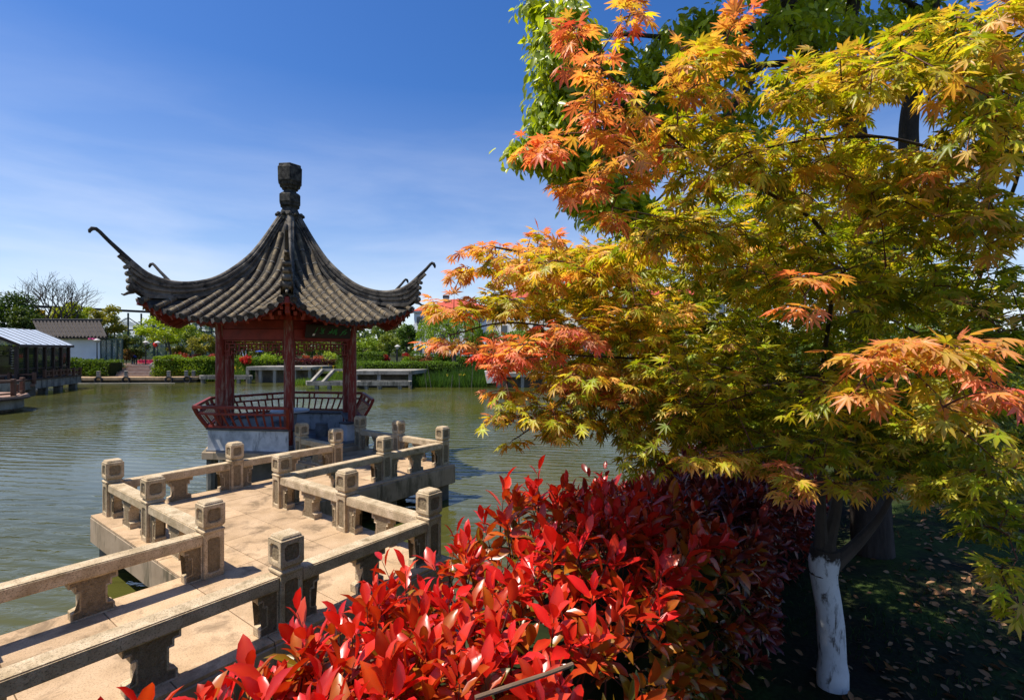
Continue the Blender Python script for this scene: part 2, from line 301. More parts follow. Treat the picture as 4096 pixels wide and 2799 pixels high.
def water_material():
    m, nt, b = newmat('pond_water'); L = nt.links.new
    g = nt.nodes.new('ShaderNodeNewGeometry')
    n0 = nd(nt, 'ShaderNodeTexNoise', Scale=0.12, Detail=3.0); L(g.outputs['Position'], n0.inputs['Vector'])
    r0 = ramp(nt, [(0.35, (0.050, 0.054, 0.012)), (0.65, (0.085, 0.082, 0.018))]); L(n0.outputs['Fac'], r0.inputs['Fac']); L(r0.outputs['Color'], b.inputs['Base Color'])
    b.inputs['Roughness'].default_value = 0.035; b.inputs['IOR'].default_value = 1.33; b.inputs['Specular IOR Level'].default_value = 0.5
    mp = nt.nodes.new('ShaderNodeMapping'); mp.inputs['Rotation'].default_value = (0, 0, R(24)); mp.inputs['Scale'].default_value = (0.55, 1.5, 1.0)
    L(g.outputs['Position'], mp.inputs['Vector'])
    na = nd(nt, 'ShaderNodeTexNoise', Scale=2.6, Detail=3.5, Roughness=0.55, Distortion=0.7); L(mp.outputs[0], na.inputs['Vector'])
    wv = nt.nodes.new('ShaderNodeTexWave'); wv.wave_type = 'BANDS'; wv.bands_direction = 'Y'; wv.inputs['Scale'].default_value = 0.55
    wv.inputs['Distortion'].default_value = 5.0; wv.inputs['Detail'].default_value = 2.0; wv.inputs['Detail Scale'].default_value = 1.2; L(mp.outputs[0], wv.inputs['Vector'])
    nc = nd(nt, 'ShaderNodeTexNoise', Scale=0.10, Detail=2.0); L(g.outputs['Position'], nc.inputs['Vector'])     # calm and ruffled patches
    rc = ramp(nt, [(0.36, (0.16, 0.16, 0.16)), (0.60, (1, 1, 1))]); L(nc.outputs['Fac'], rc.inputs['Fac'])
    sm = nt.nodes.new('ShaderNodeMath'); sm.operation = 'MULTIPLY_ADD'; sm.inputs[1].default_value = 0.45
    L(wv.outputs['Fac'], sm.inputs[0]); L(na.outputs['Fac'], sm.inputs[2])
    ml = nt.nodes.new('ShaderNodeMath'); ml.operation = 'MULTIPLY'; L(sm.outputs[0], ml.inputs[0]); L(rc.outputs['Color'], ml.inputs[1])
    bp = nt.nodes.new('ShaderNodeBump'); bp.inputs['Strength'].default_value = 1.0; bp.inputs['Distance'].default_value = 0.037
    L(ml.outputs[0], bp.inputs['Height']); L(bp.outputs[0], b.inputs['Normal']); return m
M['water'] = water_material()
# ------------------------------------------------------------------ ground, water
WATER_Z, NEAR_Z, FAR_Z = -0.8, 0.14, 0.85
def smooth(a, b, x):
    t = np.clip((x - a) / (b - a), 0, 1); return t * t * (3 - 2 * t)
SHORE = [(-70, 56.5), (-46, 56.0), (-33, 56.0), (-30, 56.5), (-20, 56.5), (-18.5, 52.5), (-9, 50.2), (-2, 48.6), (4, 48.6), (12, 47.5), (60, 47)]   # far bank line
def terrain():
    xs = np.unique(np.concatenate([np.linspace(-900, -80, 14), np.arange(-80, -8, 1.6), np.arange(-8, 10, 0.28), np.arange(10, 60, 1.6), np.linspace(60, 900, 14)]))
    ys = np.unique(np.concatenate([np.linspace(-900, -40, 12), np.arange(-40, -4, 3.0), np.arange(-4, 14, 0.28), np.arange(14, 44, 1.2), np.arange(44, 60, 0.5), np.arange(60, 120, 3), np.linspace(120, 1500, 16)]))
    X, Y = np.meshgrid(xs, ys)
    U = X * EA.x + Y * EA.y
    near = smooth(-2.62, -2.25, U)                                  # near bank, along the hedge
    sx, sy = zip(*SHORE); far = smooth(-0.6, 1.4, Y - np.interp(X, sx, sy))
    left = smooth(-64, -68, X); back = smooth(-8.0, -9.5, Y)
    rise = np.clip((U + 2.3) * 0.035, 0, 0.5)
    nz = NEAR_Z + rise + 0.035 * np.sin(X * 1.7 + 1) * np.cos(Y * 1.3)
    fz = FAR_Z + 0.12 * np.sin(X * 0.31) + np.clip((Y - 60) * 0.004, 0, 1.0)
    land = np.maximum.reduce([near, far, left, back])
    h = np.where(far > 0.01, fz, nz)
    h = np.where((near > 0.01) & (far > 0.01), np.maximum(nz * near, fz * far), h)
    Z = -2.4 + (h + 2.4) * land
    mb = MB(); k = len(xs)
    mb.v = [tuple(p) for p in np.stack([X.ravel(), Y.ravel(), Z.ravel()], 1)]
    mb.f = [(i * k + j, i * k + j + 1, (i + 1) * k + j + 1, (i + 1) * k + j) for i in range(len(ys) - 1) for j in range(k - 1)]
    mb.m = [0] * len(mb.f)
    return mb
tag(terrain().build('ground', M['ground'], smooth=True), 'grassy earth banks round the pond and under the trees', kind='structure')
tag(MB().grid([[Vector((-75, -12, WATER_Z)), Vector((75, -12, WATER_Z))], [Vector((-75, 62, WATER_Z)), Vector((75, 62, WATER_Z))]]).build('pond_water', M['water']),
    'rippled green pond water', kind='structure')

# ------------------------------------------------------------------ zigzag stone bridge
def octo(w, h, c):      # chamfered rectangle
    return [(-w + c, -h), (w - c, -h), (w, -h + c), (w, h - c), (w - c, h), (-w + c, h), (-w, h - c), (-w, -h + c)]
def panel_box(mb, hw, z0, z1, inw, inz, depth, cut):
    "four-sided stone block with a sunk chamfered panel on every face (panel gets material 1)"
    zc, hz = (z0 + z1) / 2, (z1 - z0) / 2
    for k in range(4):
        rot = Matrix.Rotation(k * math.pi / 2, 3, 'Z')
        P = lambda x, z, y: rot @ Vector((x, -y, zc + z))
        o = octo(inw, hz - inz, cut); c4 = [(-hw, -hz), (hw, -hz), (hw, hz), (-hw, hz)]
        vs = [P(x, z, hw) for x, z in c4] + [P(x, z, hw) for x, z in o] + [P(x * 0.93, z * 0.96, hw - depth) for x, z in o]
        fs = [(0, 1, 5, 4), (1, 6, 5), (1, 2, 7, 6), (2, 8, 7), (2, 3, 9, 8), (3, 10, 9), (3, 0, 11, 10), (0, 4, 11)]
        fs += [(4 + i, 4 + (i + 1) % 8, 12 + (i + 1) % 8, 12 + i) for i in range(8)]
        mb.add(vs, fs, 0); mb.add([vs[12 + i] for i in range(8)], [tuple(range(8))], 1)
def finish(mb, name, mats, bevel=0.0, merge=True):
    me = bpy.data.meshes.new(name); me.from_pydata(mb.v, [], mb.f)
    for m in mats: me.materials.append(m)
    me.polygons.foreach_set('material_index', mb.m)
    bm = bmesh.new(); bm.from_mesh(me)
    if merge: bmesh.ops.remove_doubles(bm, verts=bm.verts, dist=0.0006)
    bmesh.ops.recalc_face_normals(bm, faces=bm.faces)
    if bevel > 0:
        ed = [e for e in bm.edges if len(e.link_faces) == 2 and e.calc_face_angle(0) > 1.2 and all(f.material_index == 0 for f in e.link_faces)]
        bmesh.ops.bevel(bm, geom=ed, offset=bevel, segments=2, affect='EDGES', clamp_overlap=True)
    bm.to_mesh(me); bm.free(); me.update(); return me
def ring_box(mb, levels):
    "square stack of (half width, z)"
    vs, fs = [], []
    for hw, z in levels: vs += [Vector((x, y, z)) for x, y in ((-hw, -hw), (hw, -hw), (hw, hw), (-hw, hw))]
    for i in range(len(levels) - 1):
        for j in range(4): fs.append((i * 4 + j, i * 4 + (j + 1) % 4, i * 4 + 4 + (j + 1) % 4, i * 4 + 4 + j))
    fs += [(0, 3, 2, 1), tuple(len(vs) - 4 + j for j in range(4))]; mb.add(vs, fs, 0)
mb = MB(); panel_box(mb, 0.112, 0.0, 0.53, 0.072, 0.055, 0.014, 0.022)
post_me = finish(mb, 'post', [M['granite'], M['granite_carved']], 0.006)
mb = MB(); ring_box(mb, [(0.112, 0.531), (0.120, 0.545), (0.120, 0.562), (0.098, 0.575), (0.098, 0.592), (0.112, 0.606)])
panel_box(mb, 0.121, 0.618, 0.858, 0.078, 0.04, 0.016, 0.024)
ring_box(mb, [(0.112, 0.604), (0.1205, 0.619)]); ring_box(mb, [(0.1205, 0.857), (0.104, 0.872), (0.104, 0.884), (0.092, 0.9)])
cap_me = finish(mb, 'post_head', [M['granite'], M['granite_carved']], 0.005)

def ibeam(half=0):
    "stone baluster: wide foot, waist, stepped bracket under the rail. half=0 whole, 1 the right half that is set against a post"
    pr = [(0.0, 0.0), (0.175, 0.0), (0.175, 0.085), (0.112, 0.10), (0.112, 0.275), (0.15, 0.275), (0.15, 0.335), (0.20, 0.335), (0.20, 0.402), (0.0, 0.402)]
    poly = pr if half else pr + [(-x, z) for x, z in pr[::-1][1:-1]]
    n = len(poly); t = 0.07
    mb = MB(); vs = [Vector((x, -t, z)) for x, z in poly] + [Vector((x, t, z)) for x, z in poly]
    mb.add(vs, [tuple(range(n)), tuple(range(n, 2 * n))[::-1]] + [(i, n + i, n + (i + 1) % n, (i + 1) % n) for i in range(n)])
    me = bpy.data.meshes.new('baluster'); me.from_pydata(mb.v, [], mb.f); me.materials.append(M['granite']); me.materials.append(M['granite_carved'])
    bm = bmesh.new(); bm.from_mesh(me); bmesh.ops.recalc_face_normals(bm, faces=bm.faces)
    big = [f for f in bm.faces if len(f.verts) > 6]
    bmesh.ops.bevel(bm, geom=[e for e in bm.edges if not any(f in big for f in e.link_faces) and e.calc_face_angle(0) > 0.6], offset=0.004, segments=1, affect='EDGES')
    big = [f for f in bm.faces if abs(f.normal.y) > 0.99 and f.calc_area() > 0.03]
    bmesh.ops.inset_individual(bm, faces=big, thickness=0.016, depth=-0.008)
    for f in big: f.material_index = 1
    bm.to_mesh(me); bm.free(); return me
bal_me, half_me = ibeam(0), ibeam(1)

bridge = thing('zigzag_bridge', 'tan granite zigzag footbridge with carved posts leading to the pavilion', 'bridge', uv(-6.5, 2.5, 0))
def segment_slab(u0, u1, v0, v1, z1=-0.035, z0=-0.44):
    c = uv((u0 + u1) / 2, (v0 + v1) / 2, (z0 + z1) / 2)
    return MB().box(c, (u1 - u0, v1 - v0, z1 - z0), UVROT).build('deck_beam', M['slab'], bridge, bevel=0.012)
segment_slab(-6.74, -4.53, -9.0, 2.378); segment_slab(-10.44, -4.53, 2.38, 4.74); segment_slab(-10.36, -8.2, 4.742, 6.5); segment_slab(-12.1, -8.2, 6.502, 8.66)
pav_me = {}
def pave(u0, u1, v0, v1, du, dv, off=0.0):
    nu = max(1, round((u1 - u0) / du)); nv = max(1, round((v1 - v0) / dv)); su = (u1 - u0) / nu; sv = (v1 - v0) / nv
    key = (round(su, 3), round(sv, 3))
    if key not in pav_me: pav_me[key] = MB().box((0, 0, -0.016), (su - 0.008, sv - 0.008, 0.032)).mesh('paving_slab', M['paving'], bevel=0.003)
    for i in range(nu):
        for j in range(nv):
            c = uv(u0 + (i + 0.5) * su, v0 + (j + 0.5) * sv, random.uniform(-0.0012, 0.0012))
            if 0.4 < c.y: link('paving_slab', pav_me[key], bridge, Matrix.Translation(c) @ Matrix.Rotation(UVROT, 4, 'Z'))
pave(-6.73, -4.54, -4.0, 2.378, 1.1, 0.8); pave(-10.43, -4.54, 2.38, 4.73, 1.0, 0.8); pave(-10.35, -8.21, 4.735, 6.5, 0.72, 0.9); pave(-12.09, -8.21, 6.505, 8.65, 0.8, 0.72)
for (u, v) in ((-10.2, 2.65), (-8.2, 2.9), (-6.5, 2.2), (-4.8, 2.2), (-4.85, 4.45), (-6.6, 4.45), (-8.5, 4.5), (-10.1, 4.6), (-8.45, 6.8), (-8.45, 8.35), (-10.0, 8.4), (-10.1, 6.4), (-11.6, 6.8), (-6.5, 0.2), (-4.8, 0.2), (-6.5, -2.2), (-4.8, -2.2)):
    MB().box(uv(u, v, -1.3), (0.34, 0.34, 1.72), UVROT).build('pier', M['pier'], bridge, bevel=0.01)
POSTS = {1: (-10.2, 2.62), 2: (-8.4, 2.62), 3: (-6.52, 2.62), 4: (-4.75, 2.6), 5: (-4.75, 4.52), 6: (-6.52, 4.52), 7: (-8.4, 4.52), 8: (-10.2, 4.54), 9: (-10.12, 6.72), 10: (-8.42, 6.74),
         11: (-8.4, 8.43), 12: (-9.98, 8.44), 13: (-11.55, 8.43), 14: (-11.58, 6.74), 15: (-6.52, 0.38), 16: (-4.75, 0.32), 17: (-6.52, -1.8), 18: (-4.75, -1.9)}
for k, (u, v) in POSTS.items():
    Mx = Matrix.Translation(uv(u, v, 0)) @ Matrix.Rotation(UVROT + random.uniform(-0.012, 0.012), 4, 'Z')
    p = link('post', post_me, bridge, Mx)
    h = bpy.data.objects.new('post_head', cap_me); COL.objects.link(h); h.parent = p
RAILS = [(1, 2), (2, 3), (1, 8), (8, 9), (9, 14), (4, 5), (5, 6), (6, 7), (7, 10), (10, 11), (11, 12), (12, 13), (3, 15), (4, 16), (15, 17), (16, 18)]
for a, b in RAILS:
    A, B = uv(*POSTS[a]), uv(*POSTS[b]); d = (B - A).normalized(); L = (B - A).length; an = math.atan2(d.y, d.x); w = 0.113
    mbr = MB().box(((A + B) / 2) + Vector((0, 0, 0.468)), (L - 2 * w, 0.195, 0.128), an)
    mbr.build('handrail', M['granite'], bridge, bevel=0.011, segs=2)
    T = lambda p, ang: Matrix.Translation(p) @ Matrix.Rotation(ang, 4, 'Z')
    link('baluster', bal_me, bridge, T((A + B) / 2, an))
    link('baluster', half_me, bridge, T(A + d * w, an)); link('baluster', half_me, bridge, T(B - d * w, an + math.pi))

# ------------------------------------------------------------------ pavilion
PU, PV = -13.64, 7.58
PC = uv(PU, PV, 0)
pav = thing('hexagonal_pavilion', 'six-sided pavilion with dark red columns and upswept grey tile roof', 'pavilion', PC)
def hx(r, k, z=0.0):            # k counts corners: 0 = front, 1 = right of the entrance, then on round; half steps are side middles
    an = R(-30 + 60 * k); return uv(PU + r * math.cos(an), PV + r * math.sin(an), z)
SIDES = range(6)                # side k runs from corner k to k + 1; side 0 is the entrance
FLOOR = 0.2
MB().prism([hx(2.3, k)[:2] for k in range(6)], -0.02, 0.16).build('floor_slab', M['slab'], pav, bevel=0.01)
MB().prism([hx(2.2, k)[:2] for k in range(6)], 0.161, FLOOR).build('floor', M['grey_stone'], pav)
MB().prism([hx(1.7, k)[:2] for k in range(6)], -2.2, -0.021).build('base', M['pier'], pav)
for k in range(6): MB().lathe([(0.13, -2.2), (0.13, -0.02)], hx(2.05, k), 10).build('pier', M['concrete_dark'], pav)
MB().box(uv(PU + 2.02, PV, 0.06), (0.3, 1.7, 0.12), UVROT).build('step', M['slab'], pav, bevel=0.01)
for k in range(6):
    MB().lathe([(0.165, FLOOR), (0.17, FLOOR + 0.06), (0.14, FLOOR + 0.12)], hx(1.86, k), 16).build('column_base', M['grey_stone'], pav, smooth=True)
    MB().lathe([(0.118, FLOOR + 0.121), (0.116, 1.5), (0.112, 3.5)], hx(1.86, k), 20).build('column', M['column'], pav, smooth=True)
def side_frame(k, r):
    A, B = hx(r, k), hx(r, k + 1); d = (B - A).normalized(); n = (A + B) * 0.5 - PC; n.z = 0; n.normalize(); return A, B, d, n
for k in SIDES:
    if k == 0: continue
    A, B, d, n = side_frame(k, 2.16)
    Ai, Bi = hx(1.78, k), hx(1.78, k + 1)
    e0 = 0.0 if k > 1 else 0.0
    poly = [A, B, Bi, Ai]
    MB().prism([p[:2] for p in poly], FLOOR + 0.001, 0.70).build('seat_wall', M['plaster'], pav)
    As, Bs, Asi, Bsi = hx(2.2, k), hx(2.2, k + 1), hx(1.66, k), hx(1.66, k + 1)
    g = d * 0.002
    MB().prism([p[:2] for p in (As + g, Bs - g, Bsi - g, Asi + g)], 0.701, 0.752).build('seat_slab', M['seat'], pav, bevel=0.006)
    # leaning backrest
    br = bpy.data.objects.new('backrest', None); COL.objects.link(br); br.parent = pav; br.matrix_parent_inverse = parent_world(pav).inverted()
    lo, hi = 0.77, 1.30
    def P(t, h, off=0.0):      # t along the side, h 0..1 up the curved back
        r = 2.16 + 0.31 * (0.62 * h + 0.38 * math.sin(h * math.pi / 2)) + off
        a, b = hx(r, k), hx(r, k + 1); return a.lerp(b, t) + Vector((0, 0, lo + (hi - lo) * h))
    MB().bar(P(0, 0.03), P(1, 0.03), 0.05, 0.07, n).build('bottom_rail', M['red_wood'], br)
    MB().bar(P(0, 0.68), P(1, 0.68), 0.05, 0.06, n).build('middle_rail', M['red_wood'], br)
    MB().bar(P(-0.004, 1.0), P(1.004, 1.0), 0.07, 0.075, n).build('top_rail', M['red_wood'], br)
    N = 11
    for i in range(1, N):
        t = i / N
        m2 = MB(); m2.grid([[P(t, h, -0.012) - d * 0.024, P(t, h, -0.012) + d * 0.024] for h in (0.08, 0.25, 0.45, 0.64)])
        m2.grid([[P(t, h, 0.012) + d * 0.024, P(t, h, 0.012) - d * 0.024] for h in (0.08, 0.25, 0.45, 0.64)])
        for sgn in (-1, 1): m2.grid([[P(t, h, -0.012 * sgn) + d * 0.024 * sgn, P(t, h, 0.012 * sgn) + d * 0.024 * sgn] for h in (0.08, 0.25, 0.45, 0.64)])
        m2.build('slat', M['red_wood'], br)
    for t in (0.26, 0.33, 0.67, 0.74): MB().bar(P(t, 0.72), P(t, 0.96), 0.05, 0.035, d).build('slat', M['red_wood'], br)
    for t in (0.0, 1.0):
        ends = (k == 1 and t == 0.0) or (k == 5 and t == 1.0)
        mbp = MB()
        pts = [P(t, h) for h in (0.0, 0.25, 0.5, 0.75, 1.02)]
        for a, b in zip(pts[:-1], pts[1:]): mbp.bar(a, b, 0.075, 0.07, d)
        if ends or t == 0.0: mbp.build('end_post', M['red_wood'], br)
    if ends or k in (1, 5):
        t = 0.0 if k == 1 else 1.0
        MB().tube([P(t, 0.62), hx(1.86, k if t == 0 else k + 1) + Vector((0, 0, 0.98))], 0.011, 6).build('tie_rod', M['brown_wood'], br)
for kk, t0 in ((0, -1), (1, 1)):      # block beside the entrance with a dark cap
    c = hx(1.86, kk); A, B, d, n = side_frame(0, 1.86)
    c2 = c + n * 0.05 + d * (0.19 if kk == 0 else -0.19)
    MB().box(c2 + Vector((0, 0, FLOOR + 0.231)), (0.30, 0.26, 0.46), UVROT).build('entrance_block', M['plaster'], pav, bevel=0.006)
    MB().box(c2 + Vector((0, 0, FLOOR + 0.485)), (0.36, 0.32, 0.045), UVROT).build('entrance_block_cap', M['seat'], pav, bevel=0.005)
# beams, lattice, purlins
HALF = [((0.0, 0.0), (0.5, 0.0)), ((0.03, -0.06), (0.5, -0.06)), ((0.0, -0.2), (0.09, -0.2)), ((0.0, -0.29), (0.13, -0.29)), ((0.0, -0.36), (0.07, -0.36)), ((0.09, -0.13), (0.2, -0.13)), ((0.2, -0.2), (0.33, -0.2)), ((0.13, -0.245), (0.22, -0.245)),
        ((0.26, -0.12), (0.4, -0.12)), ((0.4, -0.17), (0.5, -0.17)), ((0.03, 0.0), (0.03, -0.36)), ((0.09, -0.06), (0.09, -0.29)), ((0.13, -0.2), (0.13, -0.29)), ((0.2, -0.06), (0.2, -0.2)), ((0.26, -0.06), (0.26, -0.2)), ((0.33, -0.12), (0.33, -0.2)), ((0.4, -0.06), (0.4, -0.17)), ((0.46, -0.06), (0.46, -0.17)), ((0.15, 0.0), (0.15, -0.06)), ((0.35, 0.0), (0.35, -0.06))]
for k in SIDES:
    A, B, d, n = side_frame(k, 1.86); L = (B - A).length; a, b = A + d * 0.10, B - d * 0.10
    up = Vector((0, 0, 1)); Z = lambda z: Vector((0, 0, z))
    MB().bar(a + Z(3.095), b + Z(3.095), 0.10, 0.27).build('tie_beam', M['red_wood'], pav, bevel=0.006)
    MB().bar(a + Z(3.34), b + Z(3.34), 0.06, 0.20).build('panel_board', M['red_wood'], pav)
    MB().tube([A - d * 0.25 + Z(3.545), B + d * 0.25 + Z(3.545)], 0.095, 12).build('purlin', M['red_wood'], pav, smooth=True)
    ml = MB()
    for (p, q) in HALF:
        for s in (0, 1):
            (x0, z0), (x1, z1) = p, q
            if s: x0, x1 = 1 - x0, 1 - x1
            v = abs(x0 - x1) < 1e-6
            pa, pb = a.lerp(b, x0) + Z(2.935 + 1.28 * z0), a.lerp(b, x1) + Z(2.935 + 1.28 * z1)
            if v: ml.bar(pa, pb, 0.026, 0.024, n)
            else: ml.bar(pa, pb, 0.026, 0.024)
    ml.build('lattice_frieze', M['red_wood'], pav)
# roof surface
_d = [0.0, .25, .45, .7, .95, 1.3, 1.73, 2.2, 2.6, 2.87, 3.3]; _h = [6.9, 6.38, 5.85, 5.28, 4.84, 4.45, 4.12, 3.81, 3.57, 3.42, 3.2]
_r = [0.0, .29, .52, .81, 1.1, 1.5, 2.0, 2.5, 2.95, 3.4, 3.7, 3.9]; _zr = [6.9, 6.38, 5.85, 5.28, 4.84, 4.47, 4.17, 4.02, 3.95, 3.93, 3.92, 3.92]
_rt = [.2, .3, .6, .85, 1.05, 1.3, 1.55, 1.8, 2.05, 2.3, 2.6, 2.9, 3.2, 3.45, 3.7, 3.95, 4.15, 4.3]; _zt = [6.62, 6.47, 5.98, 5.6, 5.33, 5.07, 4.85, 4.66, 4.52, 4.43, 4.36, 4.345, 4.39, 4.49, 4.67, 4.89, 5.07, 5.21]
def cub(xs, ys):
    xs, ys = np.array(xs), np.array(ys); m = np.gradient(ys, xs)
    def f(x):
        i = int(np.clip(np.searchsorted(xs, x) - 1, 0, len(xs) - 2)); h = xs[i + 1] - xs[i]; t = (x - xs[i]) / h
        return float((2*t**3-3*t**2+1)*ys[i] + (t**3-2*t**2+t)*h*m[i] + (-2*t**3+3*t**2)*ys[i+1] + (t**3-t**2)*h*m[i+1])
    return f
hmid, zrid, ztop = cub(_d, _h), cub(_r, _zr), cub(_rt, _zt)
T30 = math.tan(R(30)); CORNER_L = 1.825
def d_eave(l): return 2.86 + 0.30 * (min(1.0, abs(l) / CORNER_L)) ** 2.6
def roof_z(l, d):
    q = min(1.0, abs(l) / max(1e-3, d * T30)); return hmid(d) + (zrid(d / 0.866) - hmid(d)) * q ** 2.4
def face_pt(k, l, d, dz=0.0):
    an = R(60 * k); n = EA * math.cos(an) + EB * math.sin(an); t = -EA * math.sin(an) + EB * math.cos(an)
    return PC + n * d + t * l + Vector((0, 0, roof_z(l, d) + dz))
SEEN_FACES = (0, 5)
tile_n = 0
rest_tiles, rest_caps = MB(), MB()
for k in SIDES:
    rows = []
    for i in range(25):
        row = []
        for j in range(27):
            s = -1 + 2 * j / 26
            dm = 0.2 + (1.0 - 0.2) * 0
            de = d_eave(s * CORNER_L)
            d = 0.16 + (de - 0.16) * (i / 24)
            row.append(face_pt(k, s * d * T30 * (1.0 if i else 1.0), d, -0.02))
        rows.append(row)
    mbf = MB().grid(rows)
    mbf.build('roof_deck', M['pan_tile'], pav, smooth=True)
    rows = [[face_pt(k, s * d * T30 * 0.985, d, -0.13) for s in np.linspace(-1, 1, 21) for d in [1.4 + (d_eave(s * CORNER_L) - 0.06 - 1.4) * i / 8]] for i in range(9)]
    MB().grid(rows).build('soffit', M['red_wood'], pav, smooth=True)
    ev = MB()
    ls = np.linspace(-1, 1, 31)
    ev.grid([[face_pt(k, s * CORNER_L * 0.985, d_eave(s * CORNER_L) - 0.035, dz) for s in ls] for dz in (-0.025, -0.14)])
    ev.grid([[face_pt(k, s * CORNER_L * 0.985, d_eave(s * CORNER_L) - off, -0.14) for s in ls] for off in (0.035, 0.09)])
    ev.build('eave_board', M['red_wood'], pav)
    for i in range(11):
        s = -0.86 + 1.72 * i / 10; l = s * CORNER_L
        p0 = face_pt(k, l * 0.55, 1.45, -0.20); p1 = face_pt(k, l, d_eave(l) - 0.1, -0.185)
        MB().bar(p0, p1, 0.06, 0.075).build('rafter', M['red_wood'], pav)
    for i in range(13):
        l = (i - 6) * 0.281
        de, ds = d_eave(l) + 0.075, abs(l) / T30 + 0.10
        if i in (0, 12): ds = de - 0.32
        ds = max(ds, 0.42); Ln = 0.0; n = max(1, round((de - ds) * 1.12 / 0.235))
        for j in range(n):
            d0, d1 = ds + (de - ds) * j / n, ds + (de - ds) * (j + 1) / n
            mt = MB() if k in SEEN_FACES else rest_tiles
            rings = []
            for d, rr in ((d0, 0.064), (d1 - 0.012, 0.073)):
                p = face_pt(k, l, d, 0.0); tg = (face_pt(k, l, d + 0.02) - face_pt(k, l, d - 0.02)).normalized(); lt = (face_pt(k, l + 0.02, d) - face_pt(k, l - 0.02, d)).normalized()
                nn = lt.cross(tg); nn = nn if nn.z > 0 else -nn
                rings.append([p + lt * (rr * math.cos(a)) + nn * (rr * math.sin(a) * 1.05 + 0.004) for a in np.linspace(-0.15, math.pi + 0.15, 9)])
            tgd = (rings[1][4] - rings[0][4]).normalized()
            rim = [p + tgd * 0.013 + (p - sum(rings[1], Vector()) / 9) * 0.05 for p in rings[1]]
            mt.grid([rings[0], rings[1]], 0); mt.grid([rings[1], rim], 1)
            mt.add(rim, [tuple(range(9))], 0)
            if k in SEEN_FACES:
                to = mt.build('roof_tile', [M['tile'], M['mortar']], pav, smooth=True); tile_n += 1
        # round end cap and drip tile
        p = face_pt(k, l, de, 0.0); tg = (face_pt(k, l, de) - face_pt(k, l, de - 0.03)).normalized(); lt = (face_pt(k, l + 0.02, de) - face_pt(k, l - 0.02, de)).normalized(); nn = lt.cross(tg); nn = nn if nn.z > 0 else -nn
        mc = MB() if k in SEEN_FACES else rest_caps
        for (r0, o0, r1, o1) in ((0.078, -0.02, 0.078, 0.012), (0.078, 0.012, 0.064, 0.012), (0.064, 0.012, 0.06, 0.0), (0.06, 0.0, 0.034, 0.0), (0.034, 0.0, 0.03, 0.009), (0.03, 0.009, 0.001, 0.009)):
            mc.grid([[p + tg * o + lt * (r * math.cos(a)) + nn * (r * math.sin(a) + 0.006) for a in np.linspace(0, 2 * math.pi, 15)] for r, o in ((r0, o0), (r1, o1))])
        if k in SEEN_FACES: mc.build('tile_end', M['tile_cap'], pav, smooth=True)
        if i < 12:
            l2 = l + 0.14; de2 = d_eave(l2) + 0.015; p = face_pt(k, l2, de2, 0.0)
            an = R(60 * k); nrm = EA * math.cos(an) + EB * math.sin(an); lt = (face_pt(k, l2 + 0.02, de2) - face_pt(k, l2 - 0.02, de2)).normalized(); dn = Vector((0, 0, -1)) + nrm * 0.25
            sh = [(-0.078, 0.0), (0.078, 0.0), (0.078, -0.045), (0.04, -0.075), (0.0, -0.125), (-0.04, -0.075), (-0.078, -0.045)]
            mdp = MB() if k in SEEN_FACES else rest_caps
            fr = [p + lt * x - dn * z + nrm * 0.012 for x, z in sh]; bk = [q - nrm * 0.022 for q in fr]; m7 = len(sh)
            mdp.add(fr + bk, [tuple(range(m7)), tuple(range(m7, 2 * m7))[::-1]] + [(q, (q + 1) % m7, m7 + (q + 1) % m7, m7 + q) for q in range(m7)])
            if k in SEEN_FACES: mdp.build('drip_tile', M['tile_cap'], pav)
tag(rest_tiles.build('back_roof_tiles', [M['tile'], M['mortar']], pav, smooth=True), None, kind='stuff')
tag(rest_caps.build('back_tile_ends', M['tile'], pav), None, kind='stuff')
HORN = {0: (0, 0), 1: (-.16, -.15), 2: (-.05, -.05), 5: (.04, .06)}
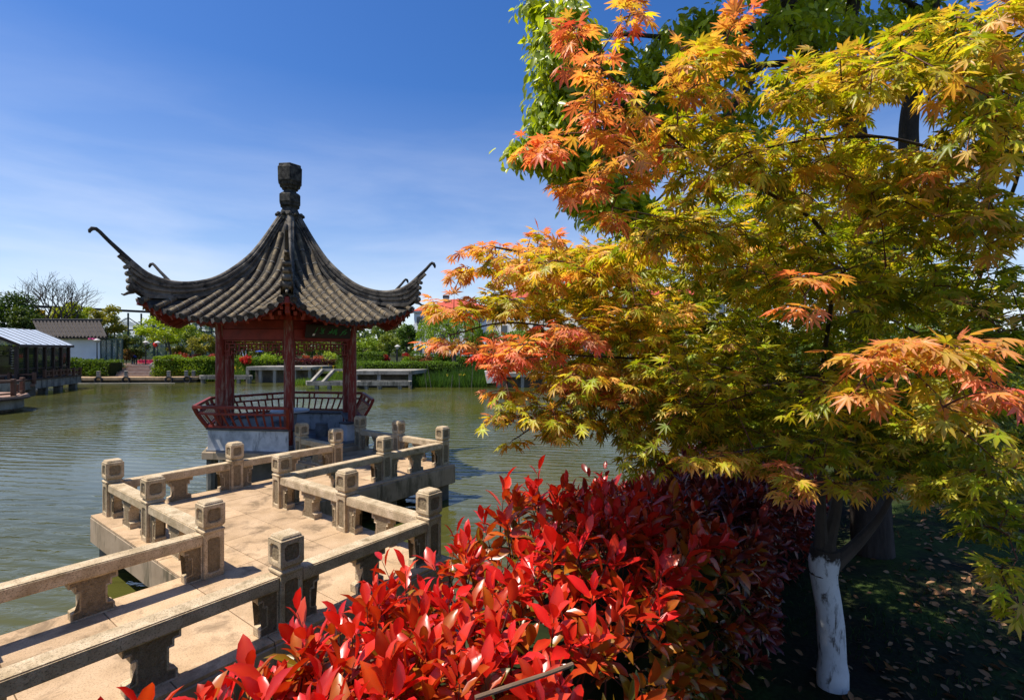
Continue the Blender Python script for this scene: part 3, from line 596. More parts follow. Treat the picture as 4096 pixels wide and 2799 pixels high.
# hip ridges with horns
for k in range(6):
    an = R(-30 + 60 * k); dr = EA * math.cos(an) + EB * math.sin(an); sd = -EA * math.sin(an) + EB * math.cos(an)
    Rs = np.concatenate([np.linspace(0.22, 3.4, 30), np.linspace(3.5, 3.74, 4)])
    prof = [(0.0, .13), (.16, .13), (.18, .075), (.34, .065), (.36, .11), (.48, .115), (.50, .055), (.60, .055), (.62, .092), (.74, .095), (.76, .045), (.86, .045)]
    rg = MB(); loops = []
    for r in Rs:
        zb, zt = zrid(r) - 0.04, ztop(r)
        if r < 1.2: zb = min(zb, zt - 0.3)
        zb = max(zb, zt - 0.62)
        loops.append([PC + dr * (r + 0.05 * f) + sd * w + Vector((0, 0, zb + (zt - zb) * f)) for f, w in prof] + [PC + dr * (r + 0.05 * f) - sd * w + Vector((0, 0, zb + (zt - zb) * f)) for f, w in prof[::-1]])
    rg.grid(loops); rg.add(loops[-1], [tuple(range(len(loops[-1])))])
    ro = rg.build('hip_ridge', M['ridge'], pav)
    cp = [PC + dr * r + Vector((0, 0, ztop(r) - 0.055)) for r in np.linspace(0.2, 3.78, 34)]
    MB().tube(cp, 0.068, 10).build('ridge_cap', M['ridge'], ro, smooth=True)
    # stepped under-scrolls at the ridge end
    es = MB()
    for i, (r, z, rad) in enumerate(((3.74, 4.10, .085), (3.76, 4.26, .07), (3.79, 4.42, .06), (3.83, 4.56, .05))):
        es.tube([PC + dr * r - sd * 0.085 + Vector((0, 0, z)), PC + dr * r + sd * 0.085 + Vector((0, 0, z))], rad, 10)
    for i in range(3):
        r0 = 3.70 + 0.09 * i; es.bar(PC + dr * (r0 - 0.25) + Vector((0, 0, ztop(r0 - 0.25) - 0.12)), PC + dr * (r0 + 0.1) + Vector((0, 0, ztop(r0 + 0.1) - 0.12)), 0.15 - 0.03 * i, 0.06)
    es.tube([PC + dr * 3.70 + Vector((0, 0, 4.02)), PC + dr * 3.80 + Vector((0, 0, 3.98)), PC + dr * 3.88 + Vector((0, 0, 3.93)), PC + dr * 3.93 + Vector((0, 0, 3.95))], [0.05, 0.035, 0.025, 0.012], 7)
    es.build('ridge_end_scroll', M['ridge'], ro, smooth=True)
    hp = [(3.55, ztop(3.55) - .05), (3.72, ztop(3.72) - .03), (3.95, ztop(3.95) - .01), (4.13, ztop(4.13)), (4.27, 5.20), (4.33, 5.245), (4.39, 5.235), (4.43, 5.18), (4.435, 5.13)]
    ho = HORN.get(k, (0, 0)); hp = [(r + ho[0] * max(0, (r - 3.6) / .7), z + ho[1] * max(0, (r - 3.6) / .7)) for r, z in hp]
    MB().tube([PC + dr * r + Vector((0, 0, z)) for r, z in hp], [.065, .058, .048, .042, .04, .042, .044, .036, .02], 8).build('horn', M['horn'], ro, smooth=True)
    # red corner beams below
    MB().bar(hx(1.5, k, 3.62), hx(3.30, k, 3.60), 0.11, 0.14).build('corner_beam', M['red_wood'], pav, bevel=0.008)
    MB().bar(hx(2.75, k, 3.60), hx(3.62, k, 3.80), 0.10, 0.15).build('corner_beam', M['red_wood'], pav, bevel=0.008)
    MB().box(hx(2.0, k, 3.49), (0.2, 0.16, 0.12), R(-30 + 60 * k) + UVROT).build('bracket_block', M['red_wood'], pav, bevel=0.006)
    for sgn in (-1, 1):      # flying rafters fan out beside the corner
        for i in range(3):
            kk = k if sgn > 0 else k
            fa = (k - 0.5 + 0.5) if False else None
            f = k if sgn > 0 else (k - 1) % 6
            l = -sgn * (1.25 + 0.22 * i)
            p0 = face_pt(f, l * 0.62, 1.75, -0.23); p1 = face_pt(f, l, d_eave(l) - 0.16, -0.27)
            MB().bar(p0, p1, 0.07, 0.09).build('rafter', M['red_wood'], pav)
# finial
fp = [(0.34, 6.36), (0.36, 6.50), (0.30, 6.54), (0.235, 6.68), (0.235, 6.74), (0.29, 6.78), (0.29, 6.84), (0.315, 6.88), (0.315, 7.08), (0.26, 7.13), (0.19, 7.17), (0.18, 7.24), (0.24, 7.27), (0.25, 7.31), (0.31, 7.36), (0.32, 7.42), (0.355, 7.46), (0.365, 7.84), (0.335, 7.86), (0.33, 7.93), (0.28, 7.95)]
fin = MB().lathe(fp, PC, 6, UVROT + R(-30)).build('finial', M['finial'], pav, bevel=0.008)
for j in range(12):
    an = 2 * math.pi * j / 12 + UVROT + R(-30); p = PC + Vector((0.335 * math.cos(an), 0.335 * math.sin(an), 6.52))
    MB().lathe([(0.001, -0.055), (0.055, -0.03), (0.062, 0.0), (0.045, 0.04), (0.001, 0.06)], p, 8).build('petal', M['finial'], fin, smooth=True)
# name board with green brush lettering and white seals
A, B, d, n = side_frame(0, 1.86)
pc = A.lerp(B, 0.55) + n * 0.17 + Vector((0, 0, 3.185)); W2, H2 = 0.67, 0.18
upv = (Vector((0, 0, 1)) + n * 0.22).normalized(); nf = d.cross(upv).normalized(); nf = nf if nf.dot(n) > 0 else -nf
PM = Matrix((d, upv, nf)).transposed()
mbp = MB(); mbp.box(pc, (2 * W2, 2 * H2, 0.04), M=PM); plq = mbp.build('name_board', M['plaque'], pav, bevel=0.01)
def bp(x, y, o=0.023): return pc + d * ((x - 1520) / 1020 * 2 * W2) + upv * (-(y - 905) / 275 * 2 * H2) + nf * o
STROKES = [
 [([(1922, 848), (1870, 868), (1812, 902), (1838, 903), (1872, 892)], 9), ([(1872, 892), (1800, 935), (1815, 938), (1766, 975)], 9), ([(1880, 906), (1936, 904)], 8), ([(1912, 906), (1868, 946), (1858, 948)], 8), ([(1846, 950), (1890, 944), (1910, 934)], 8)],
 [([(1508, 906), (1560, 898), (1604, 886)], 9), ([(1580, 838), (1572, 880), (1550, 944)], 9), ([(1566, 896), (1530, 928), (1488, 950)], 8), ([(1568, 905), (1592, 918), (1602, 930)], 7), ([(1630, 862), (1622, 905), (1596, 942)], 8), ([(1630, 862), (1688, 844), (1678, 890), (1655, 940), (1662, 966), (1688, 945), (1690, 915)], 9), ([(1640, 880), (1652, 905), (1672, 922)], 7), ([(1664, 876), (1640, 912), (1608, 948)], 7)],
 [([(1348, 824), (1322, 862), (1352, 866), (1414, 850)], 8), ([(1338, 888), (1372, 882), (1402, 868)], 6), ([(1330, 905), (1392, 890), (1362, 918), (1398, 930), (1372, 944), (1302, 936)], 7), ([(1362, 936), (1330, 944), (1350, 950)], 6)],
 [([(1252, 824), (1236, 846), (1244, 852), (1222, 868), (1240, 872), (1214, 890), (1228, 896), (1206, 912), (1212, 922), (1184, 942)], 5)],
]
for ch in STROKES:
    ms = MB()
    for pts, wd in ch:
        for (x0, y0), (x1, y1) in zip(pts[:-1], pts[1:]):
            ms.bar(bp(x0, y0), bp(x1, y1), wd / 1020 * 2 * W2 * 1.15, 0.006, nf)
        for x0, y0 in pts: ms.lathe([(wd / 1020 * W2 * 1.1, -0.0)], (0, 0, 0), 3) if False else None
    ms.build('character', M['green_paint'], plq)
MB().add([bp(1150, 992), bp(1196, 992), bp(1212, 950), bp(1166, 950), bp(1150, 992, .0265), bp(1196, 992, .0265), bp(1212, 950, .0265), bp(1166, 950, .0265)], [(4, 5, 6, 7), (0, 1, 5, 4), (1, 2, 6, 5), (2, 3, 7, 6), (3, 0, 4, 7)]).build('seal', M['white_paint'], plq)
MB().add([bp(1995, 865), bp(2006, 865), bp(2018, 830), bp(2008, 830), bp(1995, 865, .0265), bp(2006, 865, .0265), bp(2018, 830, .0265), bp(2008, 830, .0265)], [(4, 5, 6, 7), (0, 1, 5, 4), (1, 2, 6, 5), (2, 3, 7, 6), (3, 0, 4, 7)]).build('seal', M['white_paint'], plq)

# ------------------------------------------------------------------ table and stools in the pavilion
tb = thing('stone_table', 'round pale stone table in the middle of the pavilion', 'table', PC + Vector((0, 0, FLOOR)))
MB().lathe([(0.02, 0.80), (0.50, 0.80), (0.52, 0.815), (0.52, 0.85), (0.50, 0.862), (0.02, 0.862)], PC + Vector((0, 0, 0.14)), 32).build('table_top', M['table_stone'], tb, smooth=True)
MB().lathe([(0.24, 0.0), (0.26, 0.05), (0.20, 0.12), (0.16, 0.4), (0.20, 0.70), (0.25, 0.74)], PC + Vector((0, 0, FLOOR)), 20).build('pedestal', M['grey_stone'], tb, smooth=True)
for i, (a, lb) in enumerate(((48, 'grey drum stone stool in the open entrance of the pavilion'), (-20, 'grey drum stone stool at the table, behind the entrance post'), (170, 'grey drum stone stool on the far side of the table'), (262, 'grey drum stone stool behind the red slatted backrest'))):
    c = PC + uv(0.86 * math.cos(R(a)), 0.86 * math.sin(R(a)), 0) + Vector((0, 0, FLOOR))
    st = thing('stone_stool', lb, 'stool', c, 'drum stools round the stone table')
    MB().lathe([(0.145, 0.0), (0.15, 0.02), (0.175, 0.12), (0.182, 0.2), (0.175, 0.29), (0.162, 0.34)], c, 20).build('drum', M['grey_stone'], st, smooth=True)
    MB().lathe([(0.165, 0.341), (0.172, 0.355), (0.172, 0.39), (0.15, 0.405)], c, 20).build('seat', M['grey_stone'], st, smooth=True)
# ------------------------------------------------------------------ leaf machinery
def nrm(a): return a / np.maximum(1e-9, np.linalg.norm(a, axis=-1, keepdims=True))
def basis(d, up):
    d = nrm(d); s = nrm(np.cross(up, d)); n = np.cross(d, s); return np.stack([d, s, n], axis=-1)      # columns: length, width, normal
def leaf_mesh(name, tv, tf, pos, rot, scl, col, mat, smooth=True, vmul=None):
    n, k = len(pos), len(tv); tf = np.array(tf)
    sc = scl[:, None, None] if scl.ndim == 1 else scl[:, None, :]
    V = pos[:, None, :] + np.einsum('nij,nkj->nki', rot, np.array(tv)[None] * sc)
    Fi = (tf[None] + (np.arange(n) * k)[:, None, None]).reshape(-1)
    me = bpy.data.meshes.new(name); me.vertices.add(n * k); me.vertices.foreach_set('co', V.reshape(-1).astype(np.float32))
    m = n * len(tf); me.loops.add(m * 3); me.loops.foreach_set('vertex_index', Fi.astype(np.int32))
    me.polygons.add(m); me.polygons.foreach_set('loop_start', np.arange(0, m * 3, 3, dtype=np.int32))
    me.polygons.foreach_set('use_smooth', np.full(m, smooth))
    ca = me.color_attributes.new('Col', 'FLOAT_COLOR', 'POINT')
    cc = np.ones((n, k, 4), np.float32); cc[..., :3] = np.clip(col[:, None, :] * (np.ones((1, k, 3)) if vmul is None else np.array(vmul)[None]), 0, .9)
    ca.data.foreach_set('color', cc.reshape(-1)); me.materials.append(mat); me.update(); me.validate(); return me
Q_V = [(0, 0, 0), (0.5, 0.42, 0.10), (1, 0, -0.06), (0.5, -0.42, 0.10)]; Q_F = [(0, 1, 2), (0, 2, 3)]           # small folded leaf
def rand_dirs(n, upb=0.0):
    d = RNG.normal(size=(n, 3)); d[:, 2] += upb; return nrm(d)
def cloud(centres, crad, n, flat=0.75):
    idx = RNG.integers(0, len(centres), n); off = rand_dirs(n) * (RNG.random(n) ** 0.45)[:, None] * crad[idx][:, None]; off[:, 2] *= flat
    return centres[idx] + off, idx
def crown_mesh(name, c, r, n, leaf, col, clumps=26, var=0.25, lumpy=0.33, mat=None, hue=None, fill=0.55):
    c, r = np.array(c), np.array(r)
    dirs = rand_dirs(clumps); rad = fill + (1 - fill) * RNG.random(clumps) ** 0.6
    cen = c + dirs * rad[:, None] * r * (1 - lumpy * 0.6); cr = np.full(clumps, lumpy * r.mean()) * (0.75 + 0.5 * RNG.random(clumps))
    pos, idx = cloud(cen, cr, n)
    cv = 1 + var * (RNG.random(clumps) * 2 - 1)
    col = np.array(col) * 1.25; hue = None if hue is None else np.array(hue) * 1.25
    colr = np.array(col)[None] * cv[idx][:, None] * (0.8 + 0.4 * RNG.random(n))[:, None]
    if hue is not None:
        t = (RNG.random(clumps)[idx] * 0.6 + RNG.random(n) * 0.4)[:, None]; colr = colr * (1 - t) + np.array(hue) * (0.8 + 0.4 * RNG.random(n))[:, None] * t
    rot = basis(rand_dirs(n, -0.2), rand_dirs(n, 1.1))
    return leaf_mesh(name, Q_V, Q_F, pos, rot, leaf * (0.7 + 0.6 * RNG.random(n)), colr, mat or M['far_leaf'])
def limbs(mb, base, top, r0, crown_c, crown_r, n=6, seed=0):
    rs = random.Random(seed); b, t = Vector(base), Vector(top)
    mid = b.lerp(t, 0.5) + Vector((rs.uniform(-.1, .1), rs.uniform(-.1, .1), 0)) * (t - b).length * 0.4
    mb.tube([b, mid, t], [r0, r0 * 0.8, r0 * 0.55], 8)
    for i in range(n):
        a = 2 * math.pi * i / n + rs.uniform(-.4, .4); s = b.lerp(t, rs.uniform(0.55, 1.0))
        e = Vector(crown_c) + Vector((math.cos(a) * crown_r[0] * rs.uniform(.4, .8), math.sin(a) * crown_r[1] * rs.uniform(.4, .8), crown_r[2] * rs.uniform(-.3, .7)))
        mb.tube([s, s.lerp(e, 0.5) + Vector((0, 0, 0.1 * crown_r[2])), e], [r0 * 0.4, r0 * 0.25, r0 * 0.08], 5)
def ftree(name, label, px, ytop, hw, ybot, D, col, n=2600, leaf=0.26, trunk_r=0.11, hue=None, bark='bark', group=None, clumps=26, depth=1.0, lumpy=0.33, trunk_px=None, wash=False, base_z=None):
    X = (px - CX) / F_PX * D; zt = CAM_Z + (CY - ytop) / F_PX * D; zb = CAM_Z + (CY - ybot) / F_PX * D; rx = hw / F_PX * D
    gz = FAR_Z if base_z is None else base_z
    c = (X, D, (zt + zb) / 2); r = (rx, rx * depth, max(0.3, (zt - zb) / 2))
    tx = X if trunk_px is None else (trunk_px - CX) / F_PX * D
    t = thing(name, label, 'tree', (tx, D, gz), group)
    mb = MB(); limbs(mb, (tx, D, gz - 0.3), (X * 0.6 + tx * 0.4, D, zb + (zt - zb) * 0.35), trunk_r, c, r, 7, int(px)); mb.build('trunk', M[bark], t, smooth=True)
    if wash: MB().tube([(tx, D, gz - 0.1), (tx, D, gz + 1.0)], trunk_r * 1.12, 8).build('limewash_band', M['limewash'], t, smooth=True)
    link('crown', crown_mesh('crown', c, r, n, leaf, col, clumps, hue=hue, lumpy=lumpy), t)
    return t
def fshrub(name, label, px, ytop, hw, ybot, D, col, n=900, leaf=0.14, hue=None, group=None, depth=1.0, cat='shrub', clumps=22):
    X = (px - CX) / F_PX * D; zt = CAM_Z + (CY - ytop) / F_PX * D; zb = CAM_Z + (CY - ybot) / F_PX * D; rx = hw / F_PX * D
    zb = min(zb, FAR_Z + 0.1)
    t = thing(name, label, cat, (X, D, zb), group); mb = MB()
    for i in range(7):
        a = 2 * math.pi * i / 7; mb.tube([(X + 0.05 * math.cos(a), D + 0.05 * math.sin(a), zb - 0.15), (X + rx * 0.5 * math.cos(a), D + rx * 0.5 * math.sin(a), zb + (zt - zb) * 0.65)], [0.03, 0.012], 5)
    mb.build('stems', M['bark'], t)
    link('foliage', crown_mesh('foliage', (X, D, (zt + zb) / 2), (rx, rx * depth, (zt - zb) / 2), n, leaf, col, clumps, hue=hue, lumpy=0.42, fill=0.35), t)
    return t
def fhedge(name, label, p0, p1, width, z0, z1, col, dens=90, leaf=0.13, hue=None, wob=0.12, cat='hedge', group=None):
    p0, p1 = Vector(p0), Vector(p1); d = (p1 - p0); L = d.length; d.normalize(); s = Vector((-d.y, d.x, 0)); H = z1 - z0
    t = thing(name, label, cat, (p0.x, p0.y, z0), group)
    ang = math.atan2(d.y, d.x); c = (p0 + p1) / 2
    MB().box((c.x, c.y, (z0 + z1) / 2 - 0.06), (L - 0.1, width * 0.72, H - 0.3), ang).build('inner_twigs', M['hedge_core'], t)
    n = int(dens * (L * width + 2 * L * H + 2 * width * H))
    a = RNG.random(n) * L; b = (RNG.random(n) - 0.5) * width; h = RNG.random(n) * H
    face = RNG.random(n); top = L * width / (L * width + 2 * L * H)
    on_top = face < top; front = ~on_top & (RNG.random(n) < 0.72)
    h[on_top] = H; b[front] = -width / 2; bk = ~on_top & ~front; b[bk] = width / 2
    lump = wob * (np.sin(a * 2.1 + p0.x) + np.sin(a * 0.9 + 1.3) + np.sin(a * 4.7)) * 0.5
    h = h * (1 + lump / max(H, .3) * 0.8) ; b = b * (1 + 0.12 * np.sin(a * 1.7) + 0.1 * np.sin(h * 3))
    pos = np.array(p0)[None] * [1, 1, 0] + np.outer(a, d) + np.outer(b, s) + np.stack([0 * a, 0 * a, z0 + h], 1) + RNG.normal(size=(n, 3)) * 0.06
    cv = 0.72 + 0.5 * (np.sin(a * 3.1) * np.sin(h * 4 + a) * 0.5 + 0.5)
    colr = np.array(col)[None] * (cv * (0.75 + 0.5 * RNG.random(n)))[:, None]
    if hue is not None: tt = (RNG.random(n) ** 2)[:, None]; colr = colr * (1 - tt) + np.array(hue) * tt
    link('foliage', leaf_mesh('foliage', Q_V, Q_F, pos, basis(rand_dirs(n, 0.5), rand_dirs(n, 0.8)), leaf * (0.7 + 0.6 * RNG.random(n)), colr, M['far_leaf']), t)
    return t
M['hedge_core'] = surf('hedge_core', [(0.012, 0.018, 0.006), (0.025, 0.035, 0.01)], 6, 0.95, 0.0, spec=0.1)
def XD(px, D, z=0.0): return Vector(((px - CX) / F_PX * D, D, z))
def ZY(py, D): return CAM_Z + (CY - py) / F_PX * D

# ------------------------------------------------------------------ promenade, stairs, far platforms
pr = thing('lakeside_promenade', 'low stone promenade edge along the water below the stairs', 'promenade', XD(530, 53, -0.2))
PP = [XD(262, 52.6), XD(520, 53.0), XD(690, 53.2), XD(790, 54.2), XD(815, 56.2), XD(262, 57.0)]
MB().prism([p[:2] for p in PP], -0.5, -0.2).build('deck', M['paving'], pr, bevel=0.02)
PW = [XD(262, 52.9), XD(520, 53.3), XD(690, 53.5), XD(785, 54.4), XD(805, 56.2), XD(262, 57.0)]
MB().prism([p[:2] for p in PW], -2.2, -0.501).build('retaining_wall', M['pier'], pr)
MB().prism([p[:2] for p in (XD(262, 51.9), XD(520, 52.3), XD(700, 52.5), XD(700, 52.9), XD(520, 52.7), XD(262, 52.3))], -0.86, -0.77).build('foot_ledge', M['concrete'], pr)
for i, (px, D, w) in enumerate(((294, 52.95, 'beside the brown glasshouse deck'), (394, 53.1, 'in front of the clipped hedge'), (505, 53.2, 'in front of the stairs'), (675, 53.4, 'nearest the right end of the stairs'), (745, 53.9, 'third from the end of the promenade'), (774, 54.4, 'second from the end of the promenade'), (793, 55.2, 'last at the bend of the promenade'))):
    p = XD(px, D, -0.2); b = thing('stone_bollard', 'grey stone mooring bollard ' + w, 'bollard', p, 'stone bollards along the promenade')
    MB().box(p + Vector((0, 0, 0.26)), (0.27, 0.27, 0.52), 0.2).build('shaft', M['concrete'], b, bevel=0.02)
    MB().box(p + Vector((0, 0, 0.54)), (0.25, 0.25, 0.035), 0.2).build('neck', M['concrete_dark'], b)
    MB().box(p + Vector((0, 0, 0.615)), (0.28, 0.28, 0.11), 0.2).build('head', M['concrete'], b, bevel=0.02)
for i, (px, D, w) in enumerate(((301, 52.58, 'beside the brown deck'), (397, 52.75, 'below the hedge bollard'), (507, 52.9, 'below the stairs'), (678, 53.05, 'right of the stairs'), (752, 53.75, 'near the bend'))):
    c = XD(px, D, -0.5); tr = thing('mooring_tyre', 'old black tyre hung on the promenade edge ' + w, 'tyre', c, 'tyres hung on the promenade edge')
    ring = [c + Vector((0.36 * math.cos(a), -0.1, 0.36 * math.sin(a))) for a in np.linspace(0, 2 * math.pi, 17)]
    MB().tube(ring, 0.105, 8, cap=False).build('tread', M['rubber'], tr, smooth=True)
stx = thing('stone_stairs', 'broad flight of pinkish stone stairs between hedges', 'stairs', XD(540, 55.5, -0.2))
for i in range(8):
    D0 = 55.0 + 0.34 * i; z = -0.2 + 0.145 * i
    a, b = XD(462 + 3 * i, D0), XD(607, D0)
    MB().box(((a.x + b.x) / 2, D0 + 0.4, z + 0.045), (b.x - a.x, 0.8, 0.199 if i else 0.14)).build('step', M['deck_wood'], stx, bevel=0.012)
    MB().box(((a.x + b.x) / 2, D0 + 0.03, z + 0.152 - (0.03 if not i else 0)), (b.x - a.x, 0.075, 0.02)).build('nosing', M['white_paint'], stx)
MB().box((XD(540, 62).x, 61.5, 0.93), (5.2, 8.0, 0.12)).build('landing', M['deck_wood'], stx)
def rock(label, p, s, seed, group=None):
    rs = np.random.default_rng(seed); bm = bmesh.new(); bmesh.ops.create_icosphere(bm, subdivisions=3, radius=1.0)
    k = rs.normal(size=(6, 3))
    for v in bm.verts:
        co = np.array(v.co); f = 1 + 0.16 * sum(math.sin(2.2 * co.dot(q) + i) for i, q in enumerate(k)) / 1.6
        v.co = Vector(co * f * np.array(s))
    me = bpy.data.meshes.new('garden_rock'); bm.to_mesh(me); bm.free(); me.materials.append(M['rock'])
    o = link('garden_rock', me, None, Matrix.Translation(p)); tag(o, label, 'rock', group); return o
rock('tall pale rock at the right foot of the stairs', XD(615, 55.0, 0.1), (0.42, 0.4, 0.7), 1); rock('round grey rock at the right top of the stairs', XD(622, 56.6, 0.75), (0.55, 0.5, 0.55), 2)
rock('small grey rock on top beside the lantern post', XD(627, 57.4, 1.25), (0.4, 0.35, 0.28), 3); rock('dark grey rock at the left top of the stairs', XD(474, 57.2, 0.95), (0.5, 0.4, 0.35), 4); rock('white rounded rock beside the glass screen', XD(458, 57.0, 1.2), (0.22, 0.22, 0.32), 5)
fhedge('clipped_hedge', 'clipped green hedge below the white tile-roofed building', XD(272, 55.8), XD(468, 55.6), 2.2, -0.2, 1.5, (0.07, 0.13, 0.012), 110, 0.16, (0.13, 0.2, 0.015), 0.2)
fhedge('clipped_hedge', 'bright green feathery hedge at the right of the stairs', XD(632, 55.6), XD(905, 57.0), 2.6, -0.2, 1.75, (0.14, 0.22, 0.015), 110, 0.17, (0.24, 0.32, 0.02), 0.3)
fhedge('clipped_hedge', 'green hedge bank behind the concrete jetty, seen between the pavilion columns', XD(880, 58.5), XD(1130, 58.5), 2.0, 0.7, 1.75, (0.11, 0.2, 0.015), 90, 0.15, (0.2, 0.3, 0.02), 0.25)
fhedge('purple_hedge', 'low dark purple hedge behind the jetty', XD(1170, 59.0), XD(1368, 58.0), 1.2, 0.7, 1.55, (0.055, 0.012, 0.022), 120, 0.13, (0.12, 0.012, 0.03), 0.1)
fhedge('clipped_hedge', 'tall clipped hedge right of the right-hand pavilion column', XD(1360, 57.5), XD(1545, 56.0), 1.6, 0.75, 2.35, (0.07, 0.135, 0.012), 110, 0.14, (0.14, 0.22, 0.015), 0.12)
fhedge('clipped_hedge', 'long low hedge row behind the right-hand jetty', XD(1455, 52.6), XD(1830, 50.8), 1.0, 0.7, 1.42, (0.09, 0.17, 0.012), 130, 0.12, (0.17, 0.27, 0.02), 0.08)
fhedge('clipped_hedge', 'low hedge row right of the willow trunk', XD(1832, 51.6), XD(2150, 51.0), 1.4, 0.7, 1.7, (0.06, 0.12, 0.012), 100, 0.13, (0.15, 0.25, 0.02), 0.2)
fhedge('clipped_hedge', 'middle hedge behind the willow trunk', XD(1650, 57.0), XD(2160, 56.5), 1.6, 0.75, 2.2, (0.05, 0.105, 0.01), 90, 0.14, (0.12, 0.2, 0.015), 0.2)

def jetty(label, x0, x1, D0, D1, ztop, legs, zleg=-2.0, slab=0.16, beam=0.2, mat='concrete'):
    t = thing('concrete_jetty', label, 'jetty', XD((x0 + x1) / 2, D0, WATER_Z), 'concrete jetties on the far bank')
    a, b, c, d = XD(x0, D0), XD(x1, D0), XD(x1, D1), XD(x0, D1); c.x, d.x = b.x + 0.8, a.x + 0.8
    MB().prism([p[:2] for p in (a, b, c, d)], ztop - slab, ztop).build('slab', M['concrete'], t, bevel=0.015)
    for p, q in ((a, b), (b, c), (d, a), (d, c)):
        u = (q - p).normalized(); o = Vector((0, 0.1, 0)) if abs(u.x) > 0.7 else Vector((-0.1 if p is b else 0.1, 0, 0))
        MB().bar(p + o + u * 0.2 + Vector((0, 0, ztop - slab - beam / 2 - 0.001)), q + o - u * 0.2 + Vector((0, 0, ztop - slab - beam / 2 - 0.001)), 0.2, beam).build('edge_beam', M['concrete'], t)
    bw = [a + Vector((.3, 1.3, 0)), b + Vector((-.3, 1.3, 0)), b + Vector((-.3, 1.6, 0)), a + Vector((.3, 1.6, 0))]
    MB().prism([p[:2] for p in bw], -2.0, ztop - slab - .002).build('back_wall', M['pier'], t)  # added dark wall in place of the black shade under the slab
    for lp, ld in legs:
        p = XD(lp, ld); MB().box((p.x, p.y, (ztop - slab + zleg) / 2), (0.3, 0.3, ztop - slab - zleg), 0).build('leg', M['concrete'], t)
    return t
jetty('concrete jetty platform on legs seen between the left pavilion columns', 985, 1250, 53.2, 57, 0.93, ((992, 53.5), (1043, 53.5), (1100, 53.5), (1180, 53.5), (1240, 53.6)))
j2 = jetty('long concrete jetty platform on legs right of the pavilion', 1372, 1645, 46.5, 50.5, 0.78, ((1380, 46.7), (1424, 46.7), (1517, 46.7), (1641, 46.7), (1655, 49.5)))
for px in (1245, 1292): MB().bar(XD(px, 45.8, -0.25), XD(px + 46, 47.0, 0.85), 0.3, 0.22).build('sloping_beam', M['concrete'], j2)
MB().bar(XD(1290, 47.0, 0.82), XD(1374, 47.0, 0.82), 0.3, 0.2).build('top_beam', M['concrete'], j2)
def low_frame(label, x0, x1, D0, D1, z, legs):
    t = thing('water_planter', label, 'jetty', XD(x0, D0, WATER_Z))
    a, b, c, d = XD(x0, D0, z), XD(x1, D0, z), XD(x1, D1, z), XD(x0, D1, z)
    for p, q in ((a, b), (d, c)): MB().bar(p, q, 0.28, 0.36).build('beam', M['concrete_dark'], t)
    for p, q in ((a, d), (b, c), (a.lerp(b, .5), d.lerp(c, .5))):
        MB().bar(p + Vector((0, 0.15, 0.003)), q - Vector((0, 0.15, -0.003)), 0.28, 0.36).build('beam', M['concrete_dark'], t)
    for lp in legs:
        p = XD(lp, D0 + 0.05); MB().box((p.x, p.y, -1.1), (0.3, 0.3, 1.5)).build('leg', M['concrete_dark'], t)
low_frame('low dark concrete water frame in front of the long jetty', 1232, 1640, 44.7, 46.3, -0.3, (1268, 1318, 1466, 1520, 1600))
low_frame('low dark concrete water frame left of the first jetty', 806, 1002, 52.3, 54.0, -0.18, (812, 955, 998))
jetty('white-edged concrete jetty behind the maple leaf tips', 1990, 2260, 46.6, 49, 0.55, ((1996, 46.9), (2090, 46.9), (2180, 46.9)))
blk = MB(); blk.add([XD(1938, 46.6, 0.72), XD(1986, 46.6, 0.74), XD(1996, 46.6, -0.3), XD(1948, 46.6, -0.42), XD(1938, 47.4, 0.72), XD(1986, 47.4, 0.74), XD(1996, 47.4, -0.3), XD(1948, 47.4, -0.42)], [(0, 1, 2, 3), (4, 7, 6, 5), (0, 4, 5, 1), (1, 5, 6, 2), (2, 6, 7, 3), (3, 7, 4, 0)])
tag(blk.build('stone_block', M['cream_wall'], bevel=0.02), 'leaning beige stone block at the water edge beside the reeds', 'block')

# reeds and bank plants
def blades(name, label, area, n, h0, h1, col, col2, w=0.035, flowers=0, fcol=(0.75, 0.6, 0.03)):
    x = area[0] + (area[1] - area[0]) * RNG.random(n); D = area[2] + (area[3] - area[2]) * RNG.random(n)
    zb = np.interp(D - np.interp(x, *zip(*SHORE)), [-1.6, -0.3, 1.4], [WATER_Z - 0.2, -0.4, FAR_Z])
    tv = [(0, 0.5, 0), (0, -0.5, 0), (0.55, 0.4, 0.0), (0.55, -0.4, 0.0), (1, 0, -0.12)]; tf = [(0, 1, 3), (0, 3, 2), (2, 3, 4)]
    d = RNG.normal(size=(n, 3)) * 0.2; d[:, 2] = 1; hh = h0 + (h1 - h0) * RNG.random(n); t = RNG.random(n)[:, None]
    col = (np.array(col) * (1 - t) + np.array(col2) * t) * (0.7 + 0.6 * RNG.random(n))[:, None]
    me = leaf_mesh(name, tv, tf, np.stack([x, D, zb], 1), basis(d, rand_dirs(n)), np.stack([hh, np.full(n, w), hh], 1), col, M['far_leaf'])
    o = link(name, me); tag(o, label, 'plants', kind='stuff')
    return o
blades('reeds', 'tall dark green reeds on the bank between the jetties and the maple', (XD(1635, 48).x, XD(1945, 48).x, 46.8, 49.6), 5200, 0.7, 1.5, (0.03, 0.075, 0.012), (0.09, 0.18, 0.02))
blades('iris_plants', 'bright green iris leaves behind the sloping jetty beams', (XD(1195, 52).x, XD(1420, 52).x, 49.5, 55.0), 3600, 0.4, 1.0, (0.09, 0.17, 0.02), (0.18, 0.28, 0.03))
blades('iris_plants', 'green bank plants left of the first jetty', (XD(805, 56).x, XD(985, 56).x, 55.0, 57.8), 2600, 0.4, 1.0, (0.07, 0.14, 0.02), (0.15, 0.24, 0.03))
